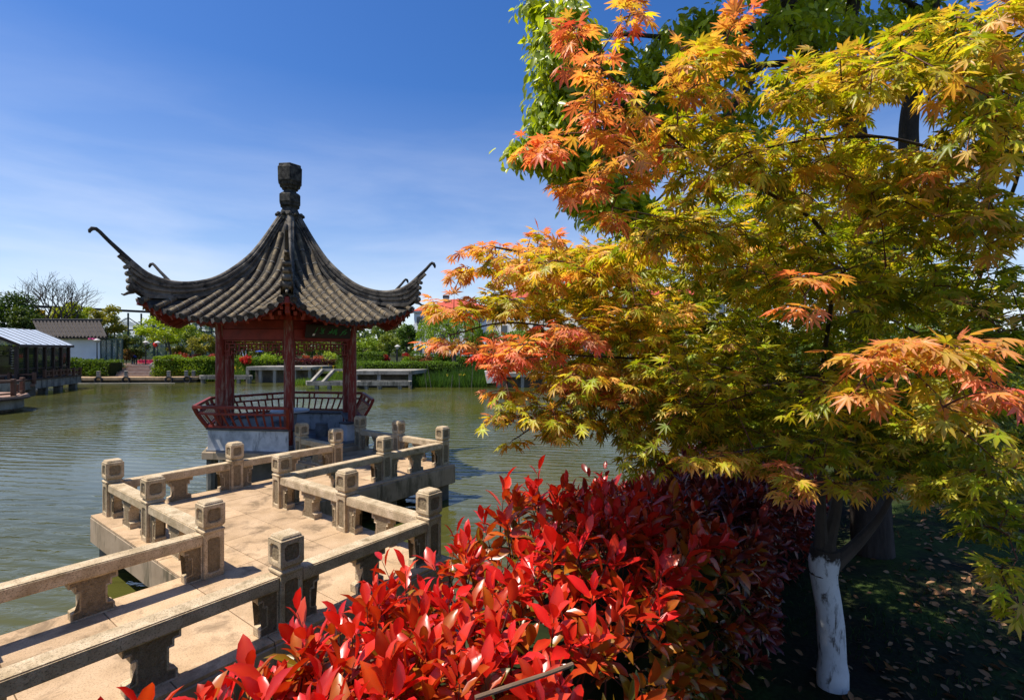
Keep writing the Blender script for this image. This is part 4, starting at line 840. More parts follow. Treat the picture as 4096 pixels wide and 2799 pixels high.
blades('bank_plants', 'green bank plants behind the maple', (XD(1950, 49).x, XD(2700, 49).x, 48.0, 51.0), 3000, 0.4, 1.1, (0.05, 0.1, 0.015), (0.12, 0.2, 0.03))
blades('duckweed', 'floating yellow-green weed at the jetty legs', (XD(1500, 44.6).x, XD(1740, 44.6).x, 44.0, 45.2), 900, 0.02, 0.2, (0.15, 0.16, 0.02), (0.25, 0.22, 0.04), 0.06)
for i, (px, yt, lean, lb) in enumerate(((1708, 1480, -0.4, 'thin leaning bamboo stake beside the jetty'), (1728, 1458, -0.75, 'tall bamboo stake leaning at the left of the reeds'), (1801, 1500, 0.35, 'short bamboo stake leaning towards the willow'), (1836, 1492, 0.0, 'upright bamboo stake in the middle of the reeds'), (1884, 1452, 0.25, 'tallest upright bamboo stake at the right of the reeds'))):
    p = XD(px, 46.4, WATER_Z - 0.6); q = XD(px, 46.4, ZY(yt, 46.4)); q.x += lean * 0.6
    tag(MB().tube([p, p.lerp(q, .5) + Vector((0.03, 0, 0)), q], [0.03, 0.026, 0.018], 6).build('bamboo_stake', M['bark_pale']), lb, 'stake', 'bamboo stakes among the reeds')
def flower_specks(label, spots, col):
    n = len(spots) * 5; P = np.repeat(np.array(spots), 5, axis=0) + RNG.normal(size=(n, 3)) * 0.05
    o = link('iris_flowers', leaf_mesh('iris_flowers', Q_V, Q_F, P, basis(rand_dirs(n), rand_dirs(n, 1)), np.full(n, 0.09), np.tile(np.array(col), (n, 1)), M['far_leaf'])); tag(o, label, 'flowers', kind='stuff')
flower_specks('yellow iris flowers on the bank', [tuple(XD(RNG.uniform(1200, 1410), RNG.uniform(49.5, 53), RNG.uniform(0.3, 1.3))) for _ in range(16)] + [tuple(XD(RNG.uniform(930, 975), 55.5, RNG.uniform(0.2, 0.9))) for _ in range(6)] + [tuple(XD(RNG.uniform(1740, 1860), 47.0, RNG.uniform(0.0, 0.9))) for _ in range(4)], (0.75, 0.55, 0.03))
pk = [tuple(XD(RNG.uniform(552, 640), RNG.uniform(62, 64.5), RNG.uniform(1.05, 1.4))) for _ in range(420)]
flower_specks('strip of pink flowers on the lawn above the stairs', pk, (0.65, 0.06, 0.25))

# ------------------------------------------------------------------ buildings
def lamp(label, px, D, ytop, z0=FAR_Z, lantern=False):
    p = XD(px, D, z0); zt = ZY(ytop, D); t = thing('street_lamp', label, 'lamp', p, 'garden lamps on the far bank')
    MB().tube([p - Vector((0, 0, 0.3)), Vector((p.x, p.y, z0 + 0.5)), Vector((p.x, p.y, zt - 0.5))], [0.09, 0.06, 0.045], 8).build('pole', M['black'], t, smooth=True)
    MB().lathe([(0.12, -0.5), (0.2, -0.3), (0.34, -0.22), (0.12, -0.05), (0.03, 0.0)], (p.x, p.y, zt), 12).build('lamp_shade', M['lamp_grey'], t, smooth=True)
    return t
lamp('garden lamp before the white building, pink cloth flying from it', 388, 56.6, 1353)
lamp('garden lamp above the stairs, left of the red lantern', 583, 60.0, 1362); lamp('garden lamp carrying the red lantern', 629, 58.6, 1363)
lamp('slim garden lamp among shrubs right of the pavilion', 1590, 54.5, 1378); lamp('slim garden lamp half hidden behind the willow', 1905, 54.5, 1382)
pl = MB(); pl.grid([[XD(386 - 5 * i, 56.5, ZY(1355 + 1.0 * math.sin(i), 56.5) - 0.05 * i * 0 + (0.09 if j else -0.09)) + Vector((0, 0.05 * math.sin(i * 2.0), 0)) for j in (0, 1)] for i in range(8)]); pl.grid([[XD(386 - 5 * i, 56.53, ZY(1355 + 1.0 * math.sin(i), 56.5) + (-0.09 if j else 0.09)) + Vector((0, 0.05 * math.sin(i * 2.0), 0)) for j in (0, 1)] for i in range(8)])
tag(pl.build('pink_streamer', M['pink_flag']), 'pink cloth streamer blowing from a garden lamp', 'streamer')
lt = thing('paper_lantern', 'red lantern hung on a garden lamp above the stairs', 'lantern', XD(621, 58.5, ZY(1388, 58.5)))
lc = XD(621, 58.45, ZY(1378, 58.5))
MB().lathe([(0.08, -0.26), (0.16, -0.2), (0.23, -0.05), (0.23, 0.08), (0.16, 0.2), (0.08, 0.25)], lc, 14).build('shade', M['lantern_red'], lt, smooth=True); MB().tube([lc + Vector((0, 0, .25)), lc + Vector((0.1, 0.1, .42))], 0.012, 5).build('hook', M['black'], lt); MB().tube([lc + Vector((0, 0, -.26)), lc + Vector((0, 0, -.45))], 0.02, 5).build('tassel', M['lantern_red'], lt)

wb = thing('white_building', 'white walled building with dark tiled roof beyond the glasshouse', 'building', XD(300, 58, FAR_Z))
x0, x1 = XD(140, 58).x, XD(402, 58).x; zw = ZY(1349, 58); zr = ZY(1284, 61)
def wprism(xa, xb, o, za, zb_, name, mat): MB().prism([(xa, 58 - o), (xb + o, 58 - o), (xb + o - 4.6, 63.2), (xa - 4.6, 63.2)], za, zb_).build(name, mat, wb)
wprism(x0, x1, 0.0, 1.5, zw, 'wall', M['white_wall']); wprism(x0, x1, 0.05, 0.65, 1.499, 'brick_base', M['grey_brick'])
ex0, ex1 = XD(165, 57.3).x, XD(430, 57.3).x; rx0, rx1 = XD(137, 61).x, XD(402, 61).x
MB().add([(ex0, 57.3, zw - 0.02), (ex1, 57.3, zw - 0.02), (rx1, 61, zr - 0.1), (rx0, 61, zr - 0.1), (ex1 - 6.6, 64.6, zw - 0.02), (ex0 - 6.6, 64.6, zw - 0.02), (ex0, 57.3, zw - 0.16), (ex1, 57.3, zw - 0.16), (ex1 - 6.6, 64.6, zw - 0.16), (ex0 - 6.6, 64.6, zw - 0.16)],
         [(0, 1, 2, 3), (3, 2, 4, 5), (1, 4, 2), (0, 3, 5), (6, 7, 1, 0), (7, 8, 4, 1), (6, 9, 8, 7), (8, 9, 5, 4), (9, 6, 0, 5)]).build('roof', M['tile_dark'], wb)
MB().bar((rx0 - .1, 61, zr + 0.06), (rx1 + .15, 61, zr + 0.06), 0.3, 0.42).build('roof_ridge', M['black'], wb, bevel=0.03)
for i in range(19):
    xa = ex0 + 0.1 + (ex1 - ex0 - 0.2) * i / 18; xb = rx0 + 0.1 + (rx1 - rx0 - 0.2) * i / 18
    pts = [Vector((xa, 57.22, zw + 0.04)).lerp(Vector((xb, 60.85, zr - 0.05)), t) for t in np.linspace(0, 1, 9)]
    MB().tube(pts, [0.125 if j % 2 else 0.10 for j in range(9)], 6).build('tile_row', M['tile_dark'], wb)
gs = thing('glass_screen', 'green steel framed glass porch at the end of the white building', 'porch', XD(445, 58, FAR_Z))
za, zb2 = FAR_Z, ZY(1357, 58)
for px in (404, 425, 447, 469, 489): MB().box(XD(px, 58 - (px - 404) * 0.006, (za + zb2) / 2), (0.13, 0.13, zb2 - za)).build('post', M['steel_green'], gs)
MB().bar(XD(402, 58, zb2), XD(491, 57.5, zb2), 0.16, 0.16).build('top_rail', M['steel_green'], gs); MB().bar(XD(404, 61, zb2), XD(489, 60.5, zb2), 0.14, 0.14).build('top_rail', M['steel_green'], gs); MB().bar(XD(490, 57.5, zb2 + .001), XD(489, 60.5, zb2 + .001), 0.14, 0.14).build('top_rail', M['steel_green'], gs)
for pa in ((406, 423), (427, 445), (449, 467), (471, 487)): MB().box(XD((pa[0] + pa[1]) / 2, 57.75, (za + zb2) / 2), (XD(pa[1], 57.75).x - XD(pa[0], 57.75).x, 0.02, zb2 - za - 0.1)).build('pane', M['glass_pale'], gs)
for i, (pa, pb) in enumerate(((406, 433), (436, 458))):
    o = MB(); xs = np.linspace(pa, pb, 9)
    o.grid([[XD(x, 58.9 + 0.08 * math.sin(j * 1.9), z) for j, x in enumerate(xs)] for z in (ZY(1387, 59), ZY(1424 - 3 * i, 59))]); o.grid([[XD(x, 58.93 + 0.08 * math.sin(j * 1.9), z) for j, x in enumerate(xs)] for z in (ZY(1424 - 3 * i, 59), ZY(1387, 59))])
    tag(o.build('hanging_cloth', M['cloth_white']), ('wider' if i == 0 else 'narrower') + ' white cloth hanging in the glass porch', 'cloth', 'white cloths in the glass porch')
red = [tuple(XD(RNG.uniform(405, 425), 58.6, RNG.uniform(FAR_Z, 1.9))) for _ in range(60)]; flower_specks('red flowers behind the glass porch', red, (0.5, 0.03, 0.02))

gh = thing('steel_greenhouse', 'large steel framed glass greenhouse far behind the trees', 'greenhouse', XD(450, 95, FAR_Z))
g0, g1 = Vector(XD(90, 86)), Vector(XD(930, 112)); gd = (g1 - g0).normalized(); gl = (g1 - g0).length; ZT = 10.3
MB().bar(g0 + Vector((0, 0, ZT)), g1 + Vector((0, 0, ZT)), 0.5, 0.42).build('roof_beam', M['black'], gh)
MB().bar(g0 + Vector((0, 0, 6.6)), g1 + Vector((0, 0, 6.6)), 0.25, 0.25).build('beam', M['steel_green'], gh)
NB = 16
for i in range(NB + 1):
    p = g0 + gd * (gl * i / NB); MB().bar(p + Vector((0, 0, FAR_Z)), p + Vector((0, 0, ZT - 0.4)), 0.22, 0.22).build('post', M['steel_green'], gh)
    if i < NB:
        q = g0 + gd * (gl * (i + 1) / NB)
        MB().add([p + Vector((.1, .2, FAR_Z)), q + Vector((-.1, .2, FAR_Z)), q + Vector((-.1, .2, 8.2)), p + Vector((.1, .2, 8.2))], [(0, 1, 2, 3)]).build('pane', M['glass_pale'], gh)
        if i % 2 == 0:
            q2 = g0 + gd * (gl * (i + 2) / NB); m_ = (p + q2) / 2
            MB().bar(p + Vector((0, 0, 7.4)), m_ + Vector((0, 0, 9.0)), 0.15, 0.15).build('truss', M['steel_green'], gh); MB().bar(m_ + Vector((0, 0, 9.0)), q2 + Vector((0, 0, 7.4)), 0.15, 0.15).build('truss', M['steel_green'], gh)
            MB().add([p + Vector((0, 6, 7.4)), q2 + Vector((0, 6, 7.4)), m_ + Vector((0, 6, 9.2))], [(0, 1, 2)]).build('gable_pane', M['glass_pale'], gh)

def villa(label, name, px0, px1, D, ywall, yridge, depth, ridge_px, wall, floors=3, wins=6, group=None):
    t = thing(name, label, 'building', XD((px0 + px1) / 2, D, FAR_Z), group)
    a, b = XD(px0, D).x, XD(px1, D).x; zw = ZY(ywall, D); zr = ZY(yridge, D + depth / 2)
    MB().box(((a + b) / 2, D + depth / 2, (zw + FAR_Z - 0.5) / 2), (b - a, depth, zw - FAR_Z + 0.5)).build('wall', M[wall], t)
    MB().box(((a + b) / 2, D + depth / 2, zw + 0.18), (b - a + 1.0, depth + 1.0, 0.34)).build('cornice', M['white_paint'], t)
    r0, r1 = XD(ridge_px[0], D + depth / 2).x, XD(ridge_px[1], D + depth / 2).x; e = 0.65; ze = zw + 0.352
    MB().add([(a - e, D - e, ze), (b + e, D - e, ze), (b + e, D + depth + e, ze), (a - e, D + depth + e, ze), (r0, D + depth / 2, zr), (r1, D + depth / 2, zr)], [(0, 1, 5, 4), (1, 2, 5), (2, 3, 4, 5), (3, 0, 4), (3, 2, 1, 0)]).build('roof', M['red_roof'], t)
    for f in range(floors):
        for w in range(wins):
            x = a + (b - a) * (w + 0.5) / wins; z = FAR_Z + 1.0 + (zw - FAR_Z - 0.6) * (f + 0.35) / floors
            wn_ = MB().box((x, D - 0.02, z), (1.5, 0.1, 1.6)).build('window', M['white_paint'], t)
            MB().box((x, D - 0.06, z), (1.3, 0.06, 1.4)).build('pane', M['window'], wn_)
    return t, (a, b, zw, zr)
v1, _ = villa('white villa with hipped red tile roof beyond the pavilion roof corner', 'villa', 1632, 1962, 96, 1247, 1196, 10, (1765, 1800), 'white_wall')
MB().add([XD(1905, 95.0, ZY(1268, 95)), XD(1950, 95.0, ZY(1268, 95)), XD(1927, 95.0, ZY(1238, 95)), XD(1905, 98, ZY(1268, 95)), XD(1950, 98, ZY(1268, 95)), XD(1927, 98, ZY(1238, 95))], [(0, 1, 2), (0, 2, 5, 3), (1, 4, 5, 2)]).build('gable', M['red_roof'], v1)
v2, _ = villa('taller cream villa with red roof half hidden behind the maple', 'villa', 1962, 2330, 88, 1196, 1140, 12, (2050, 2250), 'cream_wall', 3, 5)
v3, _ = villa('cream villa seen only in gaps of the maple crown', 'villa', 2480, 2860, 92, 1205, 1150, 12, (2560, 2780), 'cream_wall', 3, 6)
v1.rotation_euler.z = R(-22); v2.rotation_euler.z = R(-28); v3.rotation_euler.z = R(-28)
so = thing('solar_water_heater', 'solar water heater on the ridge of the white villa', 'water heater', XD(1782, 100, ZY(1200, 100)))
sz = ZY(1186, 100)
MB().tube([XD(1772, 100.5, sz), XD(1797, 100.5, sz)], 0.36, 10).build('tank', M['black'], so, smooth=True)
MB().add([XD(1774, 99.6, sz - 0.95), XD(1795, 99.6, sz - 0.95), XD(1795, 100.3, sz + 0.05), XD(1774, 100.3, sz + 0.05), XD(1774, 99.66, sz - 1.0), XD(1795, 99.66, sz - 1.0), XD(1795, 100.36, sz), XD(1774, 100.36, sz)], [(0, 1, 2, 3), (4, 7, 6, 5), (0, 4, 5, 1), (1, 5, 6, 2), (2, 6, 7, 3), (3, 7, 4, 0)]).build('collector', M['solar'], so)
for px in (1774, 1795): MB().bar(XD(px, 100.9, sz - 1.3), XD(px, 100.4, sz), 0.08, 0.08).build('leg', M['black'], so)

# glasshouse with dark frame, its deck and the round deck
gl2 = thing('glasshouse', 'dark framed glasshouse with pale metal roof over the water', 'glasshouse', XD(180, 42, 0.45))
A0, B0 = XD(66, 38.5), XD(274, 46.0); gdir = (B0 - A0).normalized(); gn = Vector((-gdir.y, gdir.x, 0)); gn = gn if gn.x < 0 else -gn
L = (B0 - A0).length; ZE, ZF, ZRG = 3.08, 0.45, 4.45; Wd = 5.0
def gp(t, w, z): return A0 + gdir * (L * t) + gn * w + Vector((0, 0, z))
rf = MB(); rf.add([gp(-.03, -.25, ZE), gp(1.02, -.25, ZE), gp(1.02, Wd / 2, ZRG), gp(-.03, Wd / 2, ZRG), gp(-.03, -.25, ZE + .06), gp(1.02, -.25, ZE + .06), gp(1.02, Wd / 2, ZRG + .06), gp(-.03, Wd / 2, ZRG + .06)], [(4, 5, 6, 7), (0, 3, 2, 1), (0, 1, 5, 4), (1, 2, 6, 5), (3, 0, 4, 7)])
rfo = rf.build('roof', M['roof_panel'], gl2)
rb = MB().add([gp(-.03, Wd + .25, ZE), gp(1.02, Wd + .25, ZE), gp(1.02, Wd / 2, ZRG + .06), gp(-.03, Wd / 2, ZRG + .06)], [(0, 1, 2, 3)]); rb.build('roof', M['roof_panel'], gl2)
for i in range(9): MB().bar(gp(-.03 + 1.05 * i / 8, -.25, ZE + .09), gp(-.03 + 1.05 * i / 8, Wd / 2, ZRG + .09), 0.07, 0.05).build('roof_batten', M['lamp_grey'], rfo)
MB().bar(gp(-.04, -.27, ZE - .06), gp(1.03, -.27, ZE - .06), 0.14, 0.2).build('gutter', M['dark_wood'], gl2)
MB().bar(gp(-.03, -.25, ZE + .0), gp(-.03, Wd / 2, ZRG), 0.16, 0.2).build('barge_board', M['dark_wood'], gl2)
MB().add([gp(-.02, 0, ZE), gp(-.02, Wd, ZE), gp(-.02, Wd / 2, ZRG)], [(0, 1, 2)]).build('gable_pane', M['glass_pale'], gl2)
NP = 6
for i in range(NP + 1):
    MB().bar(gp(i / NP, 0, ZF), gp(i / NP, 0, ZE - .1), 0.2, 0.2, gdir).build('post', M['dark_wood'], gl2)
    if i < NP:
        MB().bar(gp((i + .03) / NP, 0, ZF + .75), gp((i + .97) / NP, 0, ZF + .75), 0.1, 0.09).build('mullion', M['dark_wood'], gl2)
        MB().add([gp((i + .02) / NP, .03, ZF), gp((i + .98) / NP, .03, ZF), gp((i + .98) / NP, .03, ZE - .2), gp((i + .02) / NP, .03, ZE - .2)], [(0, 1, 2, 3)]).build('pane', M['glass_dark'], gl2)
        for j in range(9): MB().bar(gp((i + .04) / NP, .3, ZF + .85 + j * .19), gp((i + .96) / NP, .3, ZF + .85 + j * .19), 0.14, 0.025).build('blind_slat', M['lamp_grey'] if i < 3 else M['deck_wood'], gl2)
for w in (1.3, 2.6, 3.9, 5.0): MB().bar(gp(0, w, ZF), gp(0, w, ZE - .1), 0.2, 0.2, gdir).build('post', M['dark_wood'], gl2)
MB().add([gp(0, Wd, ZF), gp(1, Wd, ZF), gp(1, Wd, ZE), gp(0, Wd, ZE)], [(0, 1, 2, 3)]).build('back_wall', M['glass_dark'], gl2); MB().add([gp(1, 0, ZF), gp(1, Wd, ZF), gp(1, Wd, ZE), gp(1, 0, ZE)], [(0, 1, 2, 3)]).build('end_pane', M['glass_dark'], gl2)
def fence(label, pts, z, h=0.72, name='wooden_railing', closed=False, nsub=1):
    t = thing(name, label, 'railing', pts[0] + Vector((0, 0, z)), 'brown wooden railings on the decks')
    for i, p in enumerate(pts):
        MB().box(p + Vector((0, 0, z + h / 2 + .03)), (0.2, 0.2, h + .06), 0.3).build('post', M['brown_wood'], t, bevel=0.02)
        if i + 1 < len(pts):
            q = pts[i + 1]; u = (q - p).normalized() * 0.1
            for zz, hh in ((h - 0.1, 0.1), (0.14, 0.09)): MB().bar(p + u + Vector((0, 0, z + zz)), q - u + Vector((0, 0, z + zz)), 0.09, hh).build('rail', M['brown_wood'], t)
            m_ = (p + q) / 2; MB().box(m_ + Vector((0, 0, z + h * .42)), (0.26, 0.08, h * .5), math.atan2(u.y, u.x)).build('panel_board', M['brown_wood'], t)
    return t
dk = thing('glasshouse_deck', 'wooden deck on stained concrete beams below the glasshouse', 'deck', gp(0.5, -0.6, 0.2))
MB().prism([p[:2] for p in (gp(-.25, -1.0, 0), gp(1.04, -0.9, 0), gp(1.04, Wd, 0), gp(-.25, Wd, 0))], 0.30, 0.44).build('deck_boards', M['dark_wood'], dk); MB().prism([p[:2] for p in (gp(-.25, -.95, 0), gp(1.035, -.85, 0), gp(1.035, Wd, 0), gp(-.25, Wd, 0))], -0.35, 0.299).build('edge_beam', M['concrete_dark'], dk)
for t_ in (0.05, .35, .65, .98): MB().box(gp(t_, -.4, -1.2), (0.5, 0.5, 1.7), 0.4).build('pier', M['concrete_dark'], dk)
fence('brown railing in front of the glasshouse windows', [gp(t_, -.85, 0) for t_ in (0.25, .4, .55, .7, .85, 1.0)], 0.44, 0.62)
lw = thing('lower_deck', 'lower wooden deck with red-brown boards left of the glasshouse piers', 'deck', XD(60, 38.7, 0))
MB().prism([p[:2] for p in (XD(-40, 38.0), XD(140, 38.7), XD(110, 43), XD(-40, 43))], -0.12, 0.06).build('deck_boards', M['deck_wood'], lw); MB().prism([p[:2] for p in (XD(-40, 38.2), XD(142, 38.9), XD(110, 43), XD(-40, 43))], -1.6, -0.121).build('base', M['concrete_dark'], lw)
fence('brown railing with rounded posts on the lower deck', [XD(px, D) for px, D in ((-20, 38.3), (38, 38.5), (137, 38.85), (123, 40.6), (110, 42.4))], 0.06, 0.85)
rd = thing('round_deck', 'round wooden deck on a stained concrete ring at the pond corner', 'deck', XD(0, 27, 0))
rc = XD(-110, 27.6) + Vector((-1.75, 0, 0)); arc = [rc + Vector((3.7 * math.cos(a), 3.3 * math.sin(a), 0)) for a in np.linspace(0, 2 * math.pi, 28, endpoint=False)]
MB().prism([p[:2] for p in arc], -0.02, 0.1).build('deck_boards', M['deck_wood'], rd); MB().prism([((p - rc) * 1.02 + rc)[:2] for p in arc], -0.10, -0.021).build('rim', M['dark_wood'], rd); MB().prism([((p - rc) * .94 + rc)[:2] for p in arc], -0.62, -0.101).build('ring_beam', M['concrete_dark'], rd); MB().prism([((p - rc) * .8 + rc)[:2] for p in arc], -2.2, -0.621).build('base', M['pier'], rd)
fence('brown railing with square posts round the corner deck', [rc + Vector((3.45 * math.cos(a), 3.05 * math.sin(a), 0)) for a in (R(-100), R(-62), R(-25), R(12), R(50))], 0.1, 0.9)

# ------------------------------------------------------------------ far trees
ftree('evergreen_tree', 'dark evergreen tree behind the glasshouse', 40, 1160, 100, 1345, 66, (0.022, 0.05, 0.012), 4200, 0.3, 0.16, (0.045, 0.08, 0.012), clumps=40)
ftree('evergreen_tree', 'dark broad evergreen right of the tallest dark one', 105, 1225, 70, 1350, 64, (0.028, 0.055, 0.012), 2600, 0.28, 0.12, (0.06, 0.085, 0.012))
def bare(label, px, D, ytop, hw):
    t = thing('bare_tree', label, 'tree', XD(px, D, FAR_Z)); mb = MB(); rs = random.Random(5)
    H = ZY(ytop, D) - FAR_Z; Wm = hw / F_PX * D
    def grow(p, d, L, r, lev):
        q = p + d * L; m_ = p + d * (L * .5) + Vector((rs.uniform(-1, 1), rs.uniform(-1, 1), rs.uniform(-.5, .5))) * L * 0.07
        mb.tube([p, m_, q], [r, r * .85, r * .68], 6 if lev < 2 else 4, cap=False)
        if lev >= 5: return
        for _ in range(3 if lev in (1, 2) else 2 + (rs.random() < .3)):
            dd = (d + Vector((rs.uniform(-1, 1), rs.uniform(-1, 1), rs.uniform(-.35, .75))) * (0.62 + 0.05 * lev)).normalized()
            grow(p.lerp(q, rs.uniform(.65, 1)), dd, L * rs.uniform(.62, .82), r * .6, lev + 1)
    b = XD(px, D, FAR_Z - .2)
    for dx in (-.55, -.12, .06, .45): grow(b + Vector((dx * .3, 0, 1.2)), Vector((dx, rs.uniform(-.2, .2), 1)).normalized(), H * .36, 0.19, 0)
    mb.tube([b, b + Vector((0, 0, 1.5))], [.24, .2], 8); mb.build('branches', M['bark'], t, smooth=True)
bare('leafless grey tree with wide thin branches above the tiled roof', 215, 69, 1110, 150)
ftree('leafy_tree', 'yellow-green tree behind the tiled roof, right of the bare tree', 315, 1196, 62, 1320, 72, (0.22, 0.29, 0.018), 2600, 0.3, 0.12, (0.33, 0.37, 0.02))
ftree('leafy_tree', 'light green tree directly behind the bare tree', 235, 1222, 55, 1320, 72.5, (0.24, 0.29, 0.018), 2200, 0.3, 0.1, (0.33, 0.35, 0.02))
ftree('leafy_tree', 'small ochre tree behind the left end of the tiled roof', 152, 1236, 40, 1320, 71, (0.26, 0.2, 0.03), 1600, 0.26, 0.1)
ftree('leafy_tree', 'olive layered tree at the right end of the tiled roof', 428, 1203, 62, 1400, 65, (0.15, 0.15, 0.018), 3800, 0.25, 0.14, (0.25, 0.23, 0.025), clumps=36, lumpy=0.26)
ftree('leafy_tree', 'dark green tree above the stairs, left of the lamps', 528, 1336, 58, 1445, 61, (0.03, 0.055, 0.012), 2600, 0.22, 0.1, (0.09, 0.1, 0.015))
ftree('leafy_tree', 'small reddish-leaved tree beside the glass porch', 505, 1388, 26, 1445, 59.5, (0.07, 0.07, 0.02), 900, 0.16, 0.05, (0.2, 0.08, 0.03))
ftree('leafy_tree', 'bright lime-green tree above the stairs under the roof corner', 655, 1252, 100, 1392, 65, (0.24, 0.33, 0.012), 4200, 0.24, 0.16, (0.34, 0.40, 0.015), trunk_px=690, clumps=40, lumpy=0.27)
ftree('leafy_tree', 'darker green tree behind the lime-green one', 765, 1288, 62, 1395, 72, (0.11, 0.16, 0.015), 2200, 0.26, 0.14, (0.17, 0.22, 0.02))
ftree('leafy_tree', 'round olive-yellow tree left of the pavilion column', 812, 1332, 66, 1424, 62, (0.15, 0.15, 0.02), 2600, 0.22, 0.1, (0.22, 0.2, 0.03))
ftree('leafy_tree', 'low olive tree behind the red domed shrubs', 715, 1384, 55, 1424, 68, (0.12, 0.12, 0.02), 1500, 0.22, 0.08, (0.18, 0.17, 0.02))
ftree('leafy_tree', 'dim green tree seen in the lattice left of the front column', 930, 1330, 70, 1420, 75, (0.10, 0.12, 0.02), 2000, 0.28, 0.1, (0.2, 0.18, 0.03))
ftree('leafy_tree', 'olive tree seen in the lattice above the jetty', 1050, 1325, 75, 1420, 78, (0.13, 0.13, 0.02), 2200, 0.28, 0.1, (0.2, 0.18, 0.03))
ftree('leafy_tree', 'green tree seen in the right-hand lattice', 1250, 1330, 80, 1425, 74, (0.12, 0.16, 0.02), 2200, 0.28, 0.1, (0.2, 0.22, 0.03))
ftree('leafy_tree', 'round fresh green tree right of the right-hand pavilion column', 1455, 1338, 78, 1430, 60, (0.12, 0.19, 0.015), 3200, 0.22, 0.1, (0.2, 0.27, 0.02))
ftree('leafy_tree', 'small tree with bare lower branches behind the slim lamp', 1552, 1330, 58, 1416, 57.5, (0.10, 0.15, 0.015), 2000, 0.19, 0.08, (0.18, 0.2, 0.03), trunk_px=1562)
ftree('leafy_tree', 'dark green tree left of the willow', 1628, 1290, 46, 1400, 66, (0.03, 0.07, 0.01), 2200, 0.24, 0.12, (0.07, 0.12, 0.015))
ftree('leafy_tree', 'sparse feathery tree below the pavilion roof corner', 1585, 1268, 60, 1400, 70, (0.12, 0.18, 0.02), 900, 0.26, 0.1, (0.2, 0.26, 0.03), lumpy=0.2)
ftree('leafy_tree', 'dark green tree right of the willow', 1945, 1318, 85, 1442, 55.5, (0.05, 0.105, 0.012), 3200, 0.21, 0.12, (0.11, 0.18, 0.02))
for i, (px, yt, hw, lb) in enumerate(((2080, 1310, 90, 'round green tree at the left edge of the maple crown'), (2260, 1290, 110, 'green tree behind the middle of the maple'), (2470, 1300, 110, 'green tree glimpsed through the maple crown'), (2720, 1280, 130, 'broad green tree behind the dense maple foliage'), (3000, 1270, 140, 'green tree behind the maple trunk'), (3350, 1260, 160, 'green tree far behind the camphor trunk'), (3750, 1250, 170, 'green tree far behind the right edge'))):
    ftree('leafy_tree', lb, px, yt, hw, 1440, 57 + 2 * (i % 3), (0.07, 0.12, 0.012), 2200, 0.25, 0.12, (0.14, 0.2, 0.02))
# willow: hanging strands
wt = thing('willow_tree', 'light green weeping willow with dark trunk on the far bank', 'tree', XD(1823, 53.5, FAR_Z))
mb = MB(); wc = Vector(XD(1800, 54.5, ZY(1310, 54.5))); wr = (3.5, 3.0, 1.9)
limbs(mb, XD(1823, 53.5, FAR_Z - .3), wc + Vector((0, 0, .2)), 0.27, wc, (3.0, 2.6, 1.8), 9, 3); mb.build('trunk', M['bark'], wt, smooth=True)
ns = 420; a = RNG.random(ns) * 2 * np.pi; rr = np.sqrt(RNG.random(ns)); sx, sy = rr * np.cos(a) * wr[0], rr * np.sin(a) * wr[1]
tz = wc.z + wr[2] * np.sqrt(np.maximum(0, 1 - rr ** 2)) * (0.8 + .3 * RNG.random(ns)); ln = (1.0 + 2.4 * RNG.random(ns)) * (0.5 + .6 * rr); per = 17
t_ = RNG.random((ns, per)); P = np.stack([wc.x + sx[:, None] * (1 + .1 * t_), wc.y + sy[:, None] * (1 + .1 * t_), tz[:, None] - ln[:, None] * t_], -1).reshape(-1, 3) + RNG.normal(size=(ns * per, 3)) * .05
d = RNG.normal(size=(ns * per, 3)) * .5; d[:, 2] -= 1.0; n = ns * per; tt = (np.repeat(RNG.random(ns), per) * .6 + .4 * RNG.random(n))[:, None]
colr = (np.array((0.15, 0.25, 0.015)) * (1 - tt) + np.array((0.27, 0.38, 0.03)) * tt) * (.75 + .5 * RNG.random(n))[:, None]
link('crown', leaf_mesh('crown', Q_V, Q_F, P, basis(d, rand_dirs(n, .5)), np.stack([.24 + .1 * RNG.random(n), np.full(n, .1), np.full(n, .2)], 1), colr, M['far_leaf']), wt)
ftree('young_tree', 'thin young tree with a leafy tip before the villa roof', 1735, 1190, 18, 1260, 60, (0.14, 0.2, 0.02), 260, 0.26, 0.06, clumps=8)
